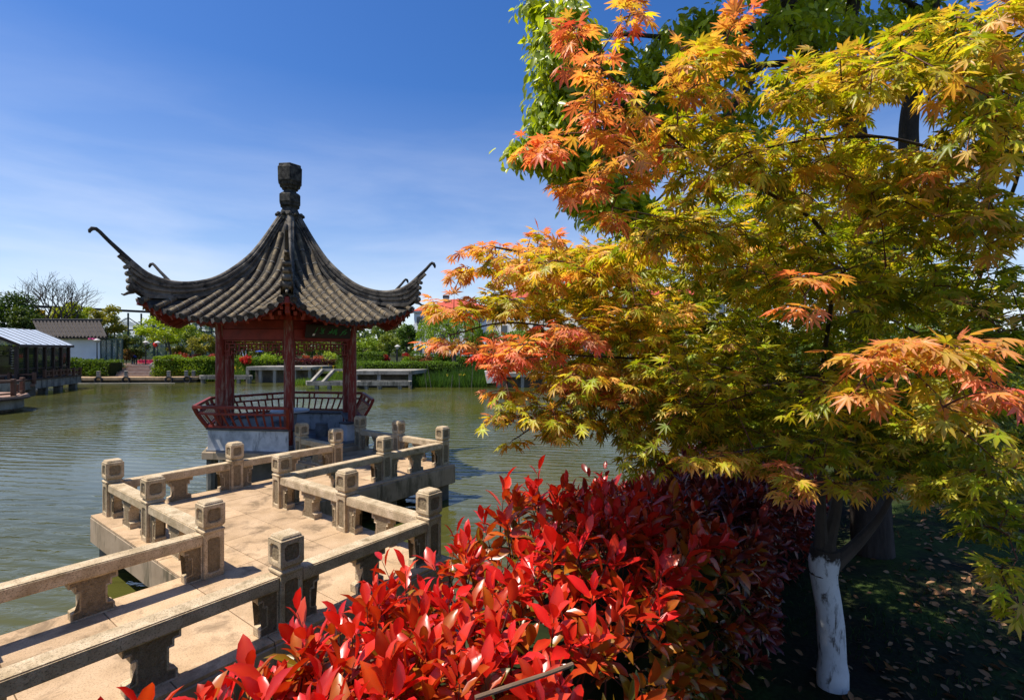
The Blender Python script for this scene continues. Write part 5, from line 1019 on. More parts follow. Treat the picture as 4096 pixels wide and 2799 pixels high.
# shrubs
RS = 'red domed shrubs on the far bank'
for lb, px, yt, hw, yb, D, c, h in (('dark red domed shrub, first right of the lime-green trunk', 732, 1409, 40, 1436, 60.5, (0.16, 0.02, 0.012), (0.3, 0.06, 0.03)), ('dark red domed shrub, second right of the lime-green trunk', 796, 1410, 34, 1436, 61.5, (0.14, 0.018, 0.012), (0.28, 0.05, 0.03)), ('red domed shrub cut by the left pavilion column', 862, 1409, 34, 1436, 60.5, (0.2, 0.03, 0.02), (0.34, 0.07, 0.04)),
        ('bright crimson domed shrub seen between the left columns', 986, 1422, 28, 1450, 57.5, (0.32, 0.012, 0.012), (0.45, 0.03, 0.03)), ('rust red shrub seen left of the back column', 1222, 1418, 24, 1442, 60.5, (0.24, 0.04, 0.02), (0.36, 0.1, 0.04)), ('rust red domed shrub above the purple hedge', 1276, 1415, 28, 1442, 60.0, (0.22, 0.035, 0.02), (0.38, 0.09, 0.04)),
        ('small dark red shrub left of the slim lamp', 1545, 1411, 16, 1436, 55.8, (0.18, 0.012, 0.012), (0.3, 0.03, 0.02)), ('crimson shrub right of the slim lamp', 1624, 1404, 16, 1436, 56.0, (0.22, 0.012, 0.014), (0.32, 0.03, 0.02)), ('red tipped shrub at the hedge end under the maple leaves', 1645, 1420, 18, 1452, 53.8, (0.16, 0.03, 0.015), (0.1, 0.16, 0.02)), ('rust brown shrub left of the willow trunk', 1712, 1418, 30, 1450, 54.8, (0.14, 0.05, 0.02), (0.2, 0.08, 0.03))):
    fshrub('domed_shrub', lb, px, yt, hw, yb, D, c, 1100, 0.13, h, RS)
for lb, px, yt, hw, yb, D, c, h in (('bright green round shrub behind the jetty between the columns', 1075, 1407, 38, 1462, 57.0, (0.16, 0.24, 0.012), (0.26, 0.34, 0.02)), ('mid green shrub cut by the front column', 1118, 1412, 30, 1462, 57.4, (0.1, 0.17, 0.012), (0.18, 0.26, 0.02)), ('feathery yellow-green shrub in the right-hand bay', 1325, 1402, 42, 1450, 58.8, (0.2, 0.27, 0.02), (0.3, 0.36, 0.03)),
        ('green shrub between lamp and willow', 1672, 1412, 30, 1450, 55.5, (0.08, 0.12, 0.015), (0.16, 0.18, 0.03)), ('leafy green shrub under the willow', 1760, 1408, 34, 1452, 56.0, (0.08, 0.14, 0.012), (0.16, 0.24, 0.02)), ('green shrub at the left end of the low hedge row', 1620, 1425, 20, 1458, 53.0, (0.12, 0.2, 0.015), (0.2, 0.28, 0.02)), ('clump of green leaves at the end of the promenade', 800, 1472, 22, 1508, 55.4, (0.1, 0.2, 0.015), (0.2, 0.3, 0.03))):
    fshrub('round_shrub', lb, px, yt, hw, yb, D, c, 1100, 0.14, h, 'green shrubs on the far bank')
# far wood that closes the horizon
n = 15000; x = RNG.uniform(-150, 150, n); yy = RNG.uniform(118, 150, n); top = 4.5 + 2.2 * np.sin(x * .13) + 1.6 * np.sin(x * .37 + 2) + 1.0 * np.sin(x * .9)
P = np.stack([x, yy, FAR_Z + (top + 1.5) * RNG.random(n) ** .7], 1); tt = RNG.random(n)[:, None]
colr = (np.array((0.04, 0.075, 0.012)) * (1 - tt) + np.array((0.10, 0.14, 0.02)) * tt)
tag(link('far_woodland', leaf_mesh('far_woodland', Q_V, Q_F, P, basis(rand_dirs(n), rand_dirs(n, .6)), 1.3 * (.6 + .8 * RNG.random(n)), colr, M['far_leaf'])), 'far belt of trees closing the horizon behind the gardens', kind='stuff')
# swing frame and parasol seen in the lattice gap, bent person in blue
sw = thing('a_frame_stand', 'white A-shaped frame behind the crimson shrub', 'frame', XD(968, 63, FAR_Z))
for a_, b_ in (((955, 1432), (967, 1402)), ((977, 1432), (967, 1402))): MB().bar(XD(a_[0], 63, ZY(a_[1], 63)), XD(b_[0], 63, ZY(b_[1], 63)), 0.1, 0.1).build('leg', M['white_paint'], sw)
MB().bar(XD(984, 63.5, ZY(1432, 63)), XD(983, 63.5, ZY(1400, 63)), 0.1, 0.1).build('leg', M['white_paint'], sw); MB().bar(XD(967, 63, ZY(1402, 63)), XD(984, 63.5, ZY(1401, 63)), 0.09, 0.09).build('top_bar', M['white_paint'], sw)
ps = thing('parasol', 'flat dark blue parasol behind the green shrub', 'parasol', XD(1038, 64, FAR_Z)); MB().tube([XD(1038, 64, FAR_Z), XD(1038, 64, ZY(1403, 64))], .04, 6).build('pole', M['black'], ps); MB().lathe([(.5, -.08), (.48, -.04), (.1, .06), (.01, .1)], XD(1038, 64, ZY(1404, 64)), 12).build('canopy', M['cloth_blue'], ps)
def bent_person():
    p = XD(541, 60.3, 0.99); t = thing('person', 'person in blue jacket and dark trousers bending over with a broom above the stairs', 'person', p)
    J = {'pel': (0, 0, .86), 'che': (-.30, 0, 1.12), 'nek': (-.40, 0, 1.20), 'hed': (-.50, -.02, 1.24), 'shl': (-.36, -.19, 1.14), 'shr': (-.36, .19, 1.14), 'ell': (-.42, -.22, .9), 'elr': (-.45, .2, .9), 'hal': (-.58, -.12, .78), 'har': (-.62, .08, .95),
         'hpl': (.02, -.1, .82), 'hpr': (.02, .1, .82), 'knl': (-.04, -.11, .45), 'knr': (.05, .11, .45), 'anl': (.02, -.11, .06), 'anr': (.12, .11, .06), 'tol': (-.14, -.12, .03), 'tor': (-.04, .12, .03)}
    rad = {'pel': .15, 'che': .16, 'nek': .065, 'hed': .10, 'shl': .075, 'shr': .075, 'ell': .055, 'elr': .055, 'hal': .04, 'har': .04, 'hpl': .1, 'hpr': .1, 'knl': .068, 'knr': .068, 'anl': .05, 'anr': .05, 'tol': .04, 'tor': .04}
    E_ = [('pel', 'che'), ('che', 'nek'), ('nek', 'hed'), ('che', 'shl'), ('che', 'shr'), ('shl', 'ell'), ('shr', 'elr'), ('ell', 'hal'), ('elr', 'har'), ('pel', 'hpl'), ('pel', 'hpr'), ('hpl', 'knl'), ('hpr', 'knr'), ('knl', 'anl'), ('knr', 'anr'), ('anl', 'tol'), ('anr', 'tor')]
    ks = list(J); me = bpy.data.meshes.new('body'); me.from_pydata([Vector(J[k]) + p for k in ks], [(ks.index(a), ks.index(b)) for a, b in E_], [])
    o = link('body', me, t); sk = o.modifiers.new('skin', 'SKIN')
    for i, k in enumerate(ks): me.skin_vertices[0].data[i].radius = (rad[k], rad[k])
    me.skin_vertices[0].data[0].use_root = True; o.modifiers.new('sub', 'SUBSURF').levels = 1; o.modifiers['sub'].render_levels = 1
    m, nt, b = newmat('clothed_body'); g = nt.nodes.new('ShaderNodeNewGeometry'); s = nt.nodes.new('ShaderNodeSeparateXYZ'); nt.links.new(g.outputs['Position'], s.inputs[0])
    r = ramp(nt, [(0.0, (0.012, 0.012, 0.016)), (0.44, (0.02, 0.05, 0.28))]); r.color_ramp.interpolation = 'CONSTANT'
    mr = nt.nodes.new('ShaderNodeMapRange'); mr.inputs['From Min'].default_value = p.z; mr.inputs['From Max'].default_value = p.z + 1.9; nt.links.new(s.outputs['Z'], mr.inputs['Value']); nt.links.new(mr.outputs[0], r.inputs['Fac']); nt.links.new(r.outputs['Color'], b.inputs['Base Color']); b.inputs['Roughness'].default_value = .8
    me.materials.append(m)
    hd = MB().lathe([(.01, -.12), (.07, -.1), (.095, 0), (.085, .08), (.01, .12)], Vector(J['hed']) + p + Vector((-.04, 0, .02)), 10); hd.build('hair', M['black'], t, smooth=True)
    br = thing('broom', 'pale broom held by the person in blue', 'broom', p + Vector((-.3, -.2, 0))); MB().tube([p + Vector((-.95, -.05, 1.25)), p + Vector((-.1, -.25, .12))], .03, 6).build('handle', M['lamp_grey'], br); MB().add([p + Vector(v) for v in ((-.12, -.26, .14), (-.04, -.26, .1), (-.45, -.3, 0.02), (.02, -.3, .01), (-.12, -.22, .14), (-.04, -.22, .1), (-.45, -.2, 0.02), (.02, -.2, .01))], [(0, 1, 3, 2), (4, 6, 7, 5), (0, 2, 6, 4), (1, 5, 7, 3), (0, 4, 5, 1), (2, 3, 7, 6)]).build('bristles', M['lamp_grey'], br)
bent_person()
# ------------------------------------------------------------------ near plants: shared tools
def in_frame(P, m=0):
    px = CX + F_PX * P[:, 0] / P[:, 1]; py = CY - F_PX * (P[:, 2] - CAM_Z) / P[:, 1]
    return (P[:, 1] > 0.3) & (px > m) & (px < 4096 - m) & (py > m) & (py < 2799 - m)
def plant_leaves(parent, tv, tf, pos, rot, scl, col, mat, sel, leafname='leaf', restname='foliage', kinds=12, vmul=None):
    "the picked leaves become leaf objects of their own (meshes shared by colour), the others one mass"
    picked = np.zeros(len(pos), bool); picked[sel] = True
    o = link(restname, leaf_mesh(restname, tv, tf, pos[~picked], rot[~picked], scl[~picked], col[~picked], mat, vmul=vmul), parent); o['kind'] = 'stuff'
    cs = col[sel]; order = np.argsort(cs[:, 0] - cs[:, 1]); groups = np.array_split(order, kinds)
    for g in groups:
        if len(g) == 0: continue
        me = leaf_mesh(leafname, tv, tf, np.zeros((1, 3)), np.eye(3)[None], np.ones(1), cs[g].mean(0)[None], mat, vmul=vmul)
        for i in g:
            j = sel[i]; S = scl[j] if scl.ndim > 1 else np.full(3, scl[j]); m4 = np.eye(4); m4[:3, :3] = rot[j] * S[None, :]; m4[:3, 3] = pos[j]
            link(leafname, me, parent, Matrix(m4.tolist()))
def catmull(pts, per=6):
    P = [np.array(p, float) for p in pts]; P = [2 * P[0] - P[1]] + P + [2 * P[-1] - P[-2]]; out = []
    for i in range(1, len(P) - 2):
        for t in np.linspace(0, 1, per, endpoint=False):
            a, b, c, d = P[i - 1], P[i], P[i + 1], P[i + 2]
            out.append(0.5 * ((2 * b) + (-a + c) * t + (2 * a - 5 * b + 4 * c - d) * t * t + (-a + 3 * b - 3 * c + d) * t ** 3))
    out.append(P[-2]); return out
def P2(x, y, D): return at(x * 1.7625, y * 1.7625, D)
class Grow:
    "skeleton that sprays attach to; every spray joins it, so later ones can branch off"
    def __init__(s): s.A, s.gen, s.n = np.zeros((60000, 3), np.float32), np.zeros(60000, int), 0
    @property
    def pts(s): return s.A[:s.n]
    def add(s, pts, g):
        k = len(pts); s.A[s.n:s.n + k] = np.array([tuple(p) for p in pts]); s.gen[s.n:s.n + k] = g; s.n += k
    def near(s, p):
        d = s.A[:s.n] - p.astype(np.float32); d = np.einsum('ij,ij->i', d, d); i = int(np.argmin(d)); return s.A[i].astype(float), float(d[i]) ** .5, int(s.gen[i])

# ------------------------------------------------------------------ Japanese maple
maple = thing('maple_tree', 'Japanese maple with orange and yellow-green leaves and limewashed trunk', 'tree', at(3349, 2785, 3.72) * 1.0)
tb0 = at(3330, 2790, 3.72); fork = at(3300, 2190, 3.68)
wash = [tb0 - Vector((0, 0, .15)), tb0, at(3330, 2640, 3.71), at(3318, 2450, 3.70), at(3295, 2300, 3.69), fork]
MB().tube(catmull(wash, 4), [0.14] * 4 + [0.105] * 4 + [0.092] * 4 + [0.088] * 4 + [0.09, 0.096, 0.102, 0.1] + [0.094], 16).build('trunk', M['trunk_wash'], maple, smooth=True)
LIMBS = [
 (0.082, 0.006, [(3290, 2290, 3.69), (3284, 2120, 3.67), (3285, 1900, 3.6), (3290, 1500, 3.4), (3330, 1150, 3.0), (3290, 930, 2.6), (3128, 803, 2.35), (2845, 661, 2.1), (2675, 539, 1.95), (2514, 378, 1.87), (2330, 200, 1.82)]),
 (0.07, 0.012, [(3300, 2200, 3.68), (3350, 1980, 3.72), (3330, 1750, 3.7), (3150, 1520, 3.5), (2850, 1330, 3.3), (2560, 1190, 3.1), (2260, 1050, 3.0), (1960, 985, 2.9)]),
 (0.04, 0.010, [(3150, 1520, 3.5), (2760, 1440, 3.2), (2400, 1350, 3.05), (2050, 1290, 2.95), (1800, 1340, 2.88)]),
 (0.035, 0.008, [(3290, 1500, 3.4), (2950, 1560, 3.0), (2600, 1600, 2.9), (2250, 1650, 2.75), (2050, 1760, 2.75)]),
 (0.03, 0.008, [(2760, 1440, 3.2), (2480, 1430, 2.85), (2200, 1420, 2.7), (2020, 1450, 2.6)]),
 (0.075, 0.008, [(3312, 2270, 3.69), (3430, 2170, 3.7), (3540, 2030, 3.72), (3640, 1800, 3.65), (3800, 1400, 3.3), (3950, 1000, 2.8), (3900, 700, 2.4), (3600, 560, 2.15), (3250, 560, 2.05), (2950, 620, 2.0)]),
 (0.035, 0.008, [(3950, 1000, 2.8), (4080, 650, 2.3), (3950, 380, 2.0), (3750, 250, 1.9), (3500, 230, 1.85)]),
 (0.03, 0.008, [(4080, 650, 2.3), (4250, 300, 1.9), (4100, 100, 1.8)]),
 (0.03, 0.006, [(3640, 1800, 3.65), (3850, 1650, 2.7), (3980, 1540, 1.9), (3880, 1450, 1.6), (3600, 1440, 1.5), (3450, 1520, 1.48)]),
 (0.025, 0.006, [(3285, 1900, 3.6), (3330, 1760, 2.9), (3250, 1760, 2.4), (2980, 1800, 2.15), (2790, 1850, 2.05)]),
 (0.022, 0.006, [(3250, 1760, 2.4), (3220, 1830, 2.1), (3190, 1930, 2.0)]),
 (0.022, 0.006, [(3330, 1150, 3.0), (3380, 1080, 2.3), (3300, 1090, 1.8), (3220, 1180, 1.63)]),
 (0.022, 0.006, [(3850, 1650, 2.7), (4060, 1850, 2.2), (4150, 2100, 1.8), (4080, 2360, 1.58)]),
 (0.028, 0.008, [(3330, 1150, 3.0), (3050, 950, 2.8), (2700, 880, 2.5), (2450, 830, 2.05)]),
 (0.03, 0.008, [(3800, 1400, 3.3), (3500, 1250, 3.3), (3200, 1150, 3.4), (2900, 1150, 3.4)]),
]
mg = Grow()
for i, (r0, r1, kp) in enumerate(LIMBS):
    c = catmull([at(*k) for k in kp], 8); mg.add(c, 0); n = len(c)
    rad = [(0.42 if kp[0][1] < 2160 else 1.12 - 0.66 * min(1, t / 22)) * (r0 + (r1 - r0) * (t / (n - 1)) ** 0.36) for t in range(n)]
    MB().tube(c, rad, 9 if r0 > 0.05 else 6).build('limb', M['bark_maple'], maple, smooth=True)
BLOBS = [  # x, y (2324 wide picture), distance, half sizes x, y (same pixels), half depth m, sprays, redness
 (1350,185,1.85,70,130,0.25,12,0.74),(1235,330,1.85,55,22,0.12,8,0.8),(1435,330,1.9,100,95,0.3,20,0.62),(1300,60,1.85,35,35,0.1,5,0.9),(1440,30,1.8,35,45,0.1,8,0.85),(1325,425,1.9,55,25,0.12,10,0.72),(1395,490,1.95,45,22,0.12,8,0.65),
 (1600,160,1.8,105,85,0.3,26,0.46),(1620,350,2,150,110,0.35,73,0.26),(1690,30,1.7,45,35,0.1,6,0.7),
 (1900,190,1.9,170,85,0.35,73,0.31),(2150,130,1.8,165,105,0.35,79,0.31),(2250,290,1.8,125,115,0.35,61,0.31),(1850,400,2.2,180,110,0.4,92,0.31),(2100,430,2.1,180,110,0.4,84,0.31),(2285,20,1.7,50,40,0.15,12,0.45),(2250,510,1.9,95,85,0.3,35,0.31),
 (1550,530,2.3,145,60,0.4,61,0.32),(1750,600,2.4,195,100,0.5,116,0.22),(2000,620,2.5,200,120,0.5,105,0.14),(2230,700,2.3,115,150,0.5,73,0.14),
 (1260,605,2.95,165,52,0.7,92,0.46),(1255,535,2.9,10,32,0.05,5,0.55),(1100,565,2.9,55,18,0.15,10,0.66),(1065,622,2.9,55,20,0.12,9,0.66),(1400,600,3,120,55,0.75,61,0.31),
 (1030,700,2.9,85,30,0.2,20,0.52),(1010,778,2.85,75,16,0.12,14,0.64),(1180,690,3.1,105,45,0.65,40,0.32),
 (1190,790,2.7,95,35,0.5,26,0.86),(1300,760,2.7,85,45,0.5,22,0.74),(1135,832,2.6,45,16,0.1,7,1),
 (1450,720,2.9,155,75,0.75,92,0.32),(1350,870,2.8,165,55,0.65,77,0.42),(1600,850,2.6,200,110,0.6,121,0.22),(1190,930,2.7,85,45,0.55,26,0.26),(1150,885,2.7,60,14,0.1,9,0.5),(1300,960,2.9,110,35,0.65,26,0.16),(1165,1008,2.8,45,10,0.08,6,0.35),
 (1500,960,2.8,145,60,0.5,55,0.12),(1700,960,3,180,80,0.6,82,0.1),
 (1700,750,3.6,300,190,0.5,143,0.12),(2050,850,3.4,250,240,0.6,154,0.1),(1380,720,3.4,170,110,0.6,70,0.22),(1900,450,3.2,300,150,0.5,99,0.1),(1550,600,4.2,260,160,0.5,88,0.15),(1750,850,4.4,300,180,0.5,99,0.1),(1350,420,4.3,60,20,0.1,0,0.3),
 (1640,1030,2.05,95,20,0.2,15,0.46),(1800,1085,2,65,45,0.15,13,0.6),(1720,1045,2.2,115,32,0.3,18,0.32),(1960,1105,2.1,85,20,0.2,12,0.3),(1850,1015,2.3,115,45,0.4,26,0.18),(1470,1035,2.4,60,45,0.2,15,0.06),
 (1845,635,1.65,55,35,0.15,9,0.62),(1800,700,1.6,35,16,0.08,4,0.75),
 (1960,815,1.5,75,35,0.15,9,0.66),(2130,800,1.45,140,50,0.25,24,0.56),(2275,880,1.35,55,35,0.15,9,0.8),(1960,890,1.5,45,20,0.1,5,0.75),(2150,930,1.7,130,65,0.4,28,0.24),(1900,900,1.9,115,65,0.4,26,0.18),(2250,1050,1.7,85,75,0.3,22,0.2),
 (2200,1195,1.7,32,14,0.08,3,0.1),(2290,1275,1.6,25,35,0.06,4,0.1),(2305,1360,1.55,12,18,0.05,3,0.06),(2150,1000,2.8,170,110,0.5,61,0.06),
 (1330,640,4.3,130,70,0.7,80,0.3),(1500,780,4.8,150,100,0.7,70,0.15),(1250,800,3.5,110,60,0.5,40,0.3),(1650,500,3.6,200,100,0.6,70,0.15),
 (1700,880,3.9,260,120,0.7,170,0.1),(2000,980,3.6,260,110,0.6,150,0.05),(2250,900,3.2,120,200,0.6,90,0.08),(1600,700,4.8,260,140,0.6,120,0.12),(1950,650,4.2,280,180,0.7,150,0.1),(1480,900,4,130,90,0.6,70,0.1),(2200,1080,3,140,40,0.5,36,0.05),
 (2240,1140,1.8,70,30,.2,12,.2),(2290,1200,1.7,30,60,.12,10,.22),(2270,1290,1.65,40,40,.1,8,.2),(2310,1400,1.6,12,30,.05,4,.15),(2120,1120,2.0,90,30,.2,14,.25),(1230,545,2.9,50,25,.15,8,.6),(1120,800,2.7,60,25,.15,10,.95),(1400,900,2.75,120,40,.25,22,.7)]
lp, ld, lu, ls, lr = [], [], [], [], []
twigs, near_twigs = MB(), []
sprays = []
for (x, y, D, hx_, hy_, hd, n, red) in BLOBS:
    for _ in range(int(n * (1.28 if D < 2.75 else 1.6) + .5)):
        w = rand_dirs(1)[0] * RNG.random() ** 0.4
        sprays.append((np.array(P2(x + hx_ * w[0], y + hy_ * w[2], D + hd * w[1])), red))
A0_ = np.array(mg.pts); d0 = [np.min(np.linalg.norm(A0_ - s[0], axis=1)) for s in sprays]
rsn = np.random.default_rng(3)
def add_leaf(p, d, up, s, red): lp.append(p); ld.append(d); lu.append(up); ls.append(s); lr.append(red)
UPZ = np.array((0, 0, 1.0))
for i in np.argsort(d0):
    p, red = sprays[i]; q, dist, g = mg.near(p)
    if dist < 0.05: continue
    mid = (p + q) / 2 + np.array((rsn.normal() * .05, rsn.normal() * .05, 0.10 + rsn.normal() * .04)) * dist
    path = [q + (mid - q) * t * 2 * (1 - t) + (p - q) * t * t if False else (1 - t) ** 2 * q + 2 * t * (1 - t) * mid + t * t * p for t in np.linspace(0, 1, 7)]
    mg.add(path[2:], g + 1)
    r0 = min(0.009, 0.0022 + 0.007 * dist)
    twigs.tube(path, [r0 + (0.0012 - r0) * t for t in np.linspace(0, 1, 7)], 4, cap=False)
    t = nrm(p - path[4]); side = nrm(np.cross(UPZ, t) + 1e-6)
    L = min(0.30, dist * 0.9); sp_ = min(.055, dist / 3.6); nn = max(3, int(L / sp_))
    big = 1.12 if p[1] > 2.6 else 1.0
    tone = red * .95 - .20 + rsn.normal() * 0.11
    def node(c, t, side, k, tip):
        for sg in (-1, 1):
            if rsn.random() < 0.12: continue
            dd = t * rsn.uniform(.25, .7) + side * sg * rsn.uniform(.6, 1.0) - UPZ * rsn.uniform(.05, .5) + rsn.normal(size=3) * .15
            up = UPZ + side * sg * rsn.uniform(-.1, .5) + t * rsn.uniform(-.1, .4) + rsn.normal(size=3) * .28
            dd = nrm(dd); add_leaf(c + dd * rsn.uniform(.02, .05), dd, up, big * rsn.uniform(.042, .066) * (1.0 if k else .85), tone + .30 * tip + rsn.normal() * .07)
    arr = np.array(path)
    for k in range(nn):
        f = 1 - (k * sp_) / max(dist, .06); 
        if f < 0.15: break
        j = f * 6; a = int(min(5, j)); c = arr[a] + (arr[a + 1] - arr[a]) * (j - a)
        node(c, t, side, k, max(0, 1 - k / 2.5) ** 1.2)
        if k in (1, 3) and dist > .1:
            sg = 1 if rsn.random() < .5 else -1
            t2 = nrm(t * .7 + side * sg * .8 - UPZ * .1); e = c + t2 * rsn.uniform(.07, .13); twigs.tube([c, e], [.0016, .001], 3, cap=False)
            s2 = nrm(np.cross(UPZ, t2)); node(e, t2, s2, 0, .7); add_leaf(e, nrm(t2 - UPZ * .25), UPZ + rsn.normal(size=3) * .25, big * rsn.uniform(.045, .062), tone + .24 + rsn.normal() * .07)
    for _ in range(1):
        dd = nrm(t + rsn.normal(size=3) * .3 - UPZ * .25); add_leaf(p + dd * .03, dd, UPZ + t * .3 + rsn.normal(size=3) * .25, big * rsn.uniform(.048, .066), tone + .33 + rsn.normal() * .07)
twigs.build('twigs', M['twig_red'], maple)['kind'] = 'stuff'
def maple_leaf():
    lob = [(0, 1.0, .125), (34, .93, .12), (74, .76, .115), (120, .46, .10)]
    angs = [(-a, l, w) for a, l, w in lob[:0:-1]] + lob; ring = []
    def pol(a, r, z=0.0): return (r * math.cos(R(a)), r * math.sin(R(a)), z)
    ring.append(pol(-150, .10))
    for i, (a, l, w) in enumerate(angs):
        h = math.degrees(math.atan2(w * l * .95, l * .5))
        ring += [pol(a - h, math.hypot(l * .5, w * l * .95), .035), pol(a, l), pol(a + h, math.hypot(l * .5, w * l * .95), .035)]
        if i < len(angs) - 1: ring.append(pol((a + angs[i + 1][0]) / 2, 0.21 if abs(a + angs[i + 1][0]) < 150 else .18, .03))
    ring.append(pol(150, .10))
    V = [(0, 0, 0)] + ring; V = [(x, y, z - .24 * (x * x + y * y)) for x, y, z in V]
    Fc = [(0, i, i + 1) for i in range(1, len(ring))]; k = len(V)
    vm = [(1.0, 1.3, 1.0)] + [(1.0, 1.12, 1.0) if math.hypot(v[0], v[1]) < .3 else ((1.0, .78, 1.1) if abs(v[1]) + v[0] > 1e9 or i % 4 == 3 else (1.0, .95, 1.0)) for i, v in enumerate(V[1:], 1)]
    V += [(0, .016, .004), (0, -.016, .004), (-.85, 0, .06)]; vm += [(1.0, .5, .8)] * 3; Fc.append((k, k + 1, k + 2))
    return V, Fc, vm
ML_V, ML_F, ML_M = maple_leaf()
lp, ld, lu, ls, lr = np.array(lp), np.array(ld), np.array(lu), np.array(ls), np.clip(np.array(lr), 0, 1.25)
n = len(lp); pal_x = [0, .15, .32, .5, .75, 1.0, 1.25]
pal = np.array([(0.16, 0.195, 0.012), (0.35, 0.37, 0.016), (0.55, 0.46, 0.03), (0.66, 0.39, 0.08), (0.68, 0.26, 0.11), (0.64, 0.14, 0.09), (0.56, 0.05, 0.045)])
lcol = np.stack([np.interp(lr, pal_x, pal[:, k]) for k in range(3)], 1) * (0.6 + 0.65 * RNG.random(n))[:, None]
lrot = basis(ld, lu)
vis = in_frame(lp, 30); dcam = np.linalg.norm(lp - np.array((0, 0, CAM_Z)), axis=1)
# thin out anything that pokes right in front of the lens
keep = (dcam > 1.15) | ~vis
lp, lrot, ls, lcol, vis, dcam = lp[keep], lrot[keep], ls[keep], lcol[keep], vis[keep], dcam[keep]
sel = np.argsort(np.where(vis, dcam, 99))[:300]
plant_leaves(maple, ML_V, ML_F, lp, lrot, ls, lcol, M['maple_leaf'], sel, vmul=ML_M)
print('maple leaves', len(lp))

# ------------------------------------------------------------------ camphor tree
camphor = thing('camphor_tree', 'tall camphor tree with drooping glossy green leaves behind the maple', 'tree', at(3500, 2250, 6.1))
cg = Grow()
CL = [(0.24, 0.15, [(3500, 2350, 6.15), (3480, 2000, 6.1), (3470, 1500, 6.1), (3455, 1100, 6.05), (3440, 700, 6.0)]),
      (0.13, 0.06, [(3440, 720, 6.0), (3400, 450, 5.9), (3250, 250, 5.75), (3170, 60, 5.6), (3100, -250, 5.5), (2950, -600, 5.4)]),
      (0.15, 0.07, [(3470, 1300, 6.1), (3560, 1000, 6.15), (3630, 700, 6.15), (3640, 450, 6.15), (3720, 60, 6.1), (3850, -400, 6.1)]),
      (0.10, 0.05, [(3400, 450, 5.9), (3390, 200, 5.8), (3420, -100, 5.7), (3380, -500, 5.7)]),
      (0.06, 0.015, [(3250, 250, 5.75), (3050, 260, 5.5), (2850, 290, 5.3), (2600, 380, 5.15), (2350, 480, 5.05), (2120, 570, 4.95)]),
      (0.055, 0.015, [(3170, 60, 5.6), (2950, 130, 5.4), (2700, 150, 5.2), (2450, 140, 5.05), (2230, 200, 5.0)]),
      (0.05, 0.012, [(3050, 260, 5.5), (2900, 480, 5.35), (2750, 680, 5.25), (2600, 830, 5.2)]),
      (0.045, 0.012, [(2600, 380, 5.15), (2450, 560, 5.1), (2350, 700, 5.05)]),
      (0.05, 0.012, [(3640, 450, 6.15), (3900, 250, 6.0), (4150, 100, 5.9)]), (0.05, 0.012, [(3100, -250, 5.5), (2700, -200, 5.2), (2350, -60, 5.0)]), (0.05, 0.012, [(3720, 60, 6.1), (3500, -60, 5.8), (3300, -120, 5.5)])]
for r0, r1, kp in CL:
    c = catmull([at(*k) for k in kp], 7); cg.add(c, 0); m_ = len(c)
    MB().tube(c, [(.75 if r0 < .1 else 1) * (r0 + (r1 - r0) * (t / (m_ - 1)) ** .8) for t in range(m_)], 14 if r0 > .1 else 8).build('trunk' if r0 > .2 else 'limb', M['bark_camphor'], camphor, smooth=True)
CB = [(1280,110,5.0,75,125,.6,190),(1262,250,5.0,60,70,.5,110),(1178,338,4.9,32,30,.2,34),(1295,350,5.1,75,70,.5,130),(1365,440,5.1,85,60,.5,130),(1460,495,5.2,85,35,.4,80),(1450,250,5.4,130,150,.5,130),(1600,100,5.4,120,95,.6,64),(1850,50,5.6,150,70,.6,60),(2100,80,6.0,160,90,.6,50),(1200,10,5.0,22,25,.2,12),(1540,-140,5.2,290,100,.8,130),(2000,-200,5.8,330,120,1.0,130),(1650,260,5.9,90,90,.5,24),(1800,250,6.3,120,100,.5,20),(2250,200,6.2,90,120,.5,30),(1950,420,6.2,60,60,.3,8),(1700,-380,5.6,430,150,1.2,260),(2250,-330,6.6,320,200,1.5,220),(1950,-100,7.5,300,100,1.0,90),(1600,-170,6.4,260,110,.9,180),(1800,-40,7.0,160,60,.6,60)]  # unseen clumps above the frame added to shade the ground on the right
cp_, cd_, cu_, cs_, cc_ = [], [], [], [], []
ctw = MB(); sprays = []
for (x, y, D, hx_, hy_, hd, n, ) in CB:
    for _ in range(int(n * 1.9)):
        w = rand_dirs(1)[0] * RNG.random() ** .4; sprays.append(np.array(P2(x + hx_ * w[0], y + hy_ * w[2], D + hd * w[1])))
A0_ = np.array(cg.pts); d0 = [np.min(np.linalg.norm(A0_ - s, axis=1)) for s in sprays]
for i in np.argsort(d0):
    p = sprays[i]; q, dist, g = cg.near(p)
    if dist < .08: continue
    mid = (p + q) / 2 + np.array((0, 0, .18 * dist)) + rsn.normal(size=3) * .06 * dist
    path = np.array([(1 - t) ** 2 * q + 2 * t * (1 - t) * mid + t * t * p for t in np.linspace(0, 1, 6)]); cg.add(list(path[2:]), g + 1)
    r0 = min(.016, .003 + .010 * dist); ctw.tube(list(path), [r0 + (.002 - r0) * t for t in np.linspace(0, 1, 6)], 4, cap=False)
    tone = rsn.random()
    for k in range(13):
        f = 1 - .055 * k / max(dist, .5) * 1.1
        if f < .1: break
        j = f * 5; a = int(min(4, j)); c = path[a] + (path[a + 1] - path[a]) * (j - a)
        for _ in range(2):
            dd = rsn.normal(size=3) * .6; dd[2] = -abs(dd[2]) * .7 - .35; dd = nrm(dd)
            cp_.append(c + rsn.normal(size=3) * .05 + dd * .03); cd_.append(dd); cu_.append(rsn.normal(size=3) * .5 + np.array((-1.0, -.7, .8))); cs_.append(rsn.uniform(.085, .135)); cc_.append(tone * .6 + rsn.random() * .4 - .03 * k)
ctw.build('twigs', M['bark_camphor'], camphor)['kind'] = 'stuff'
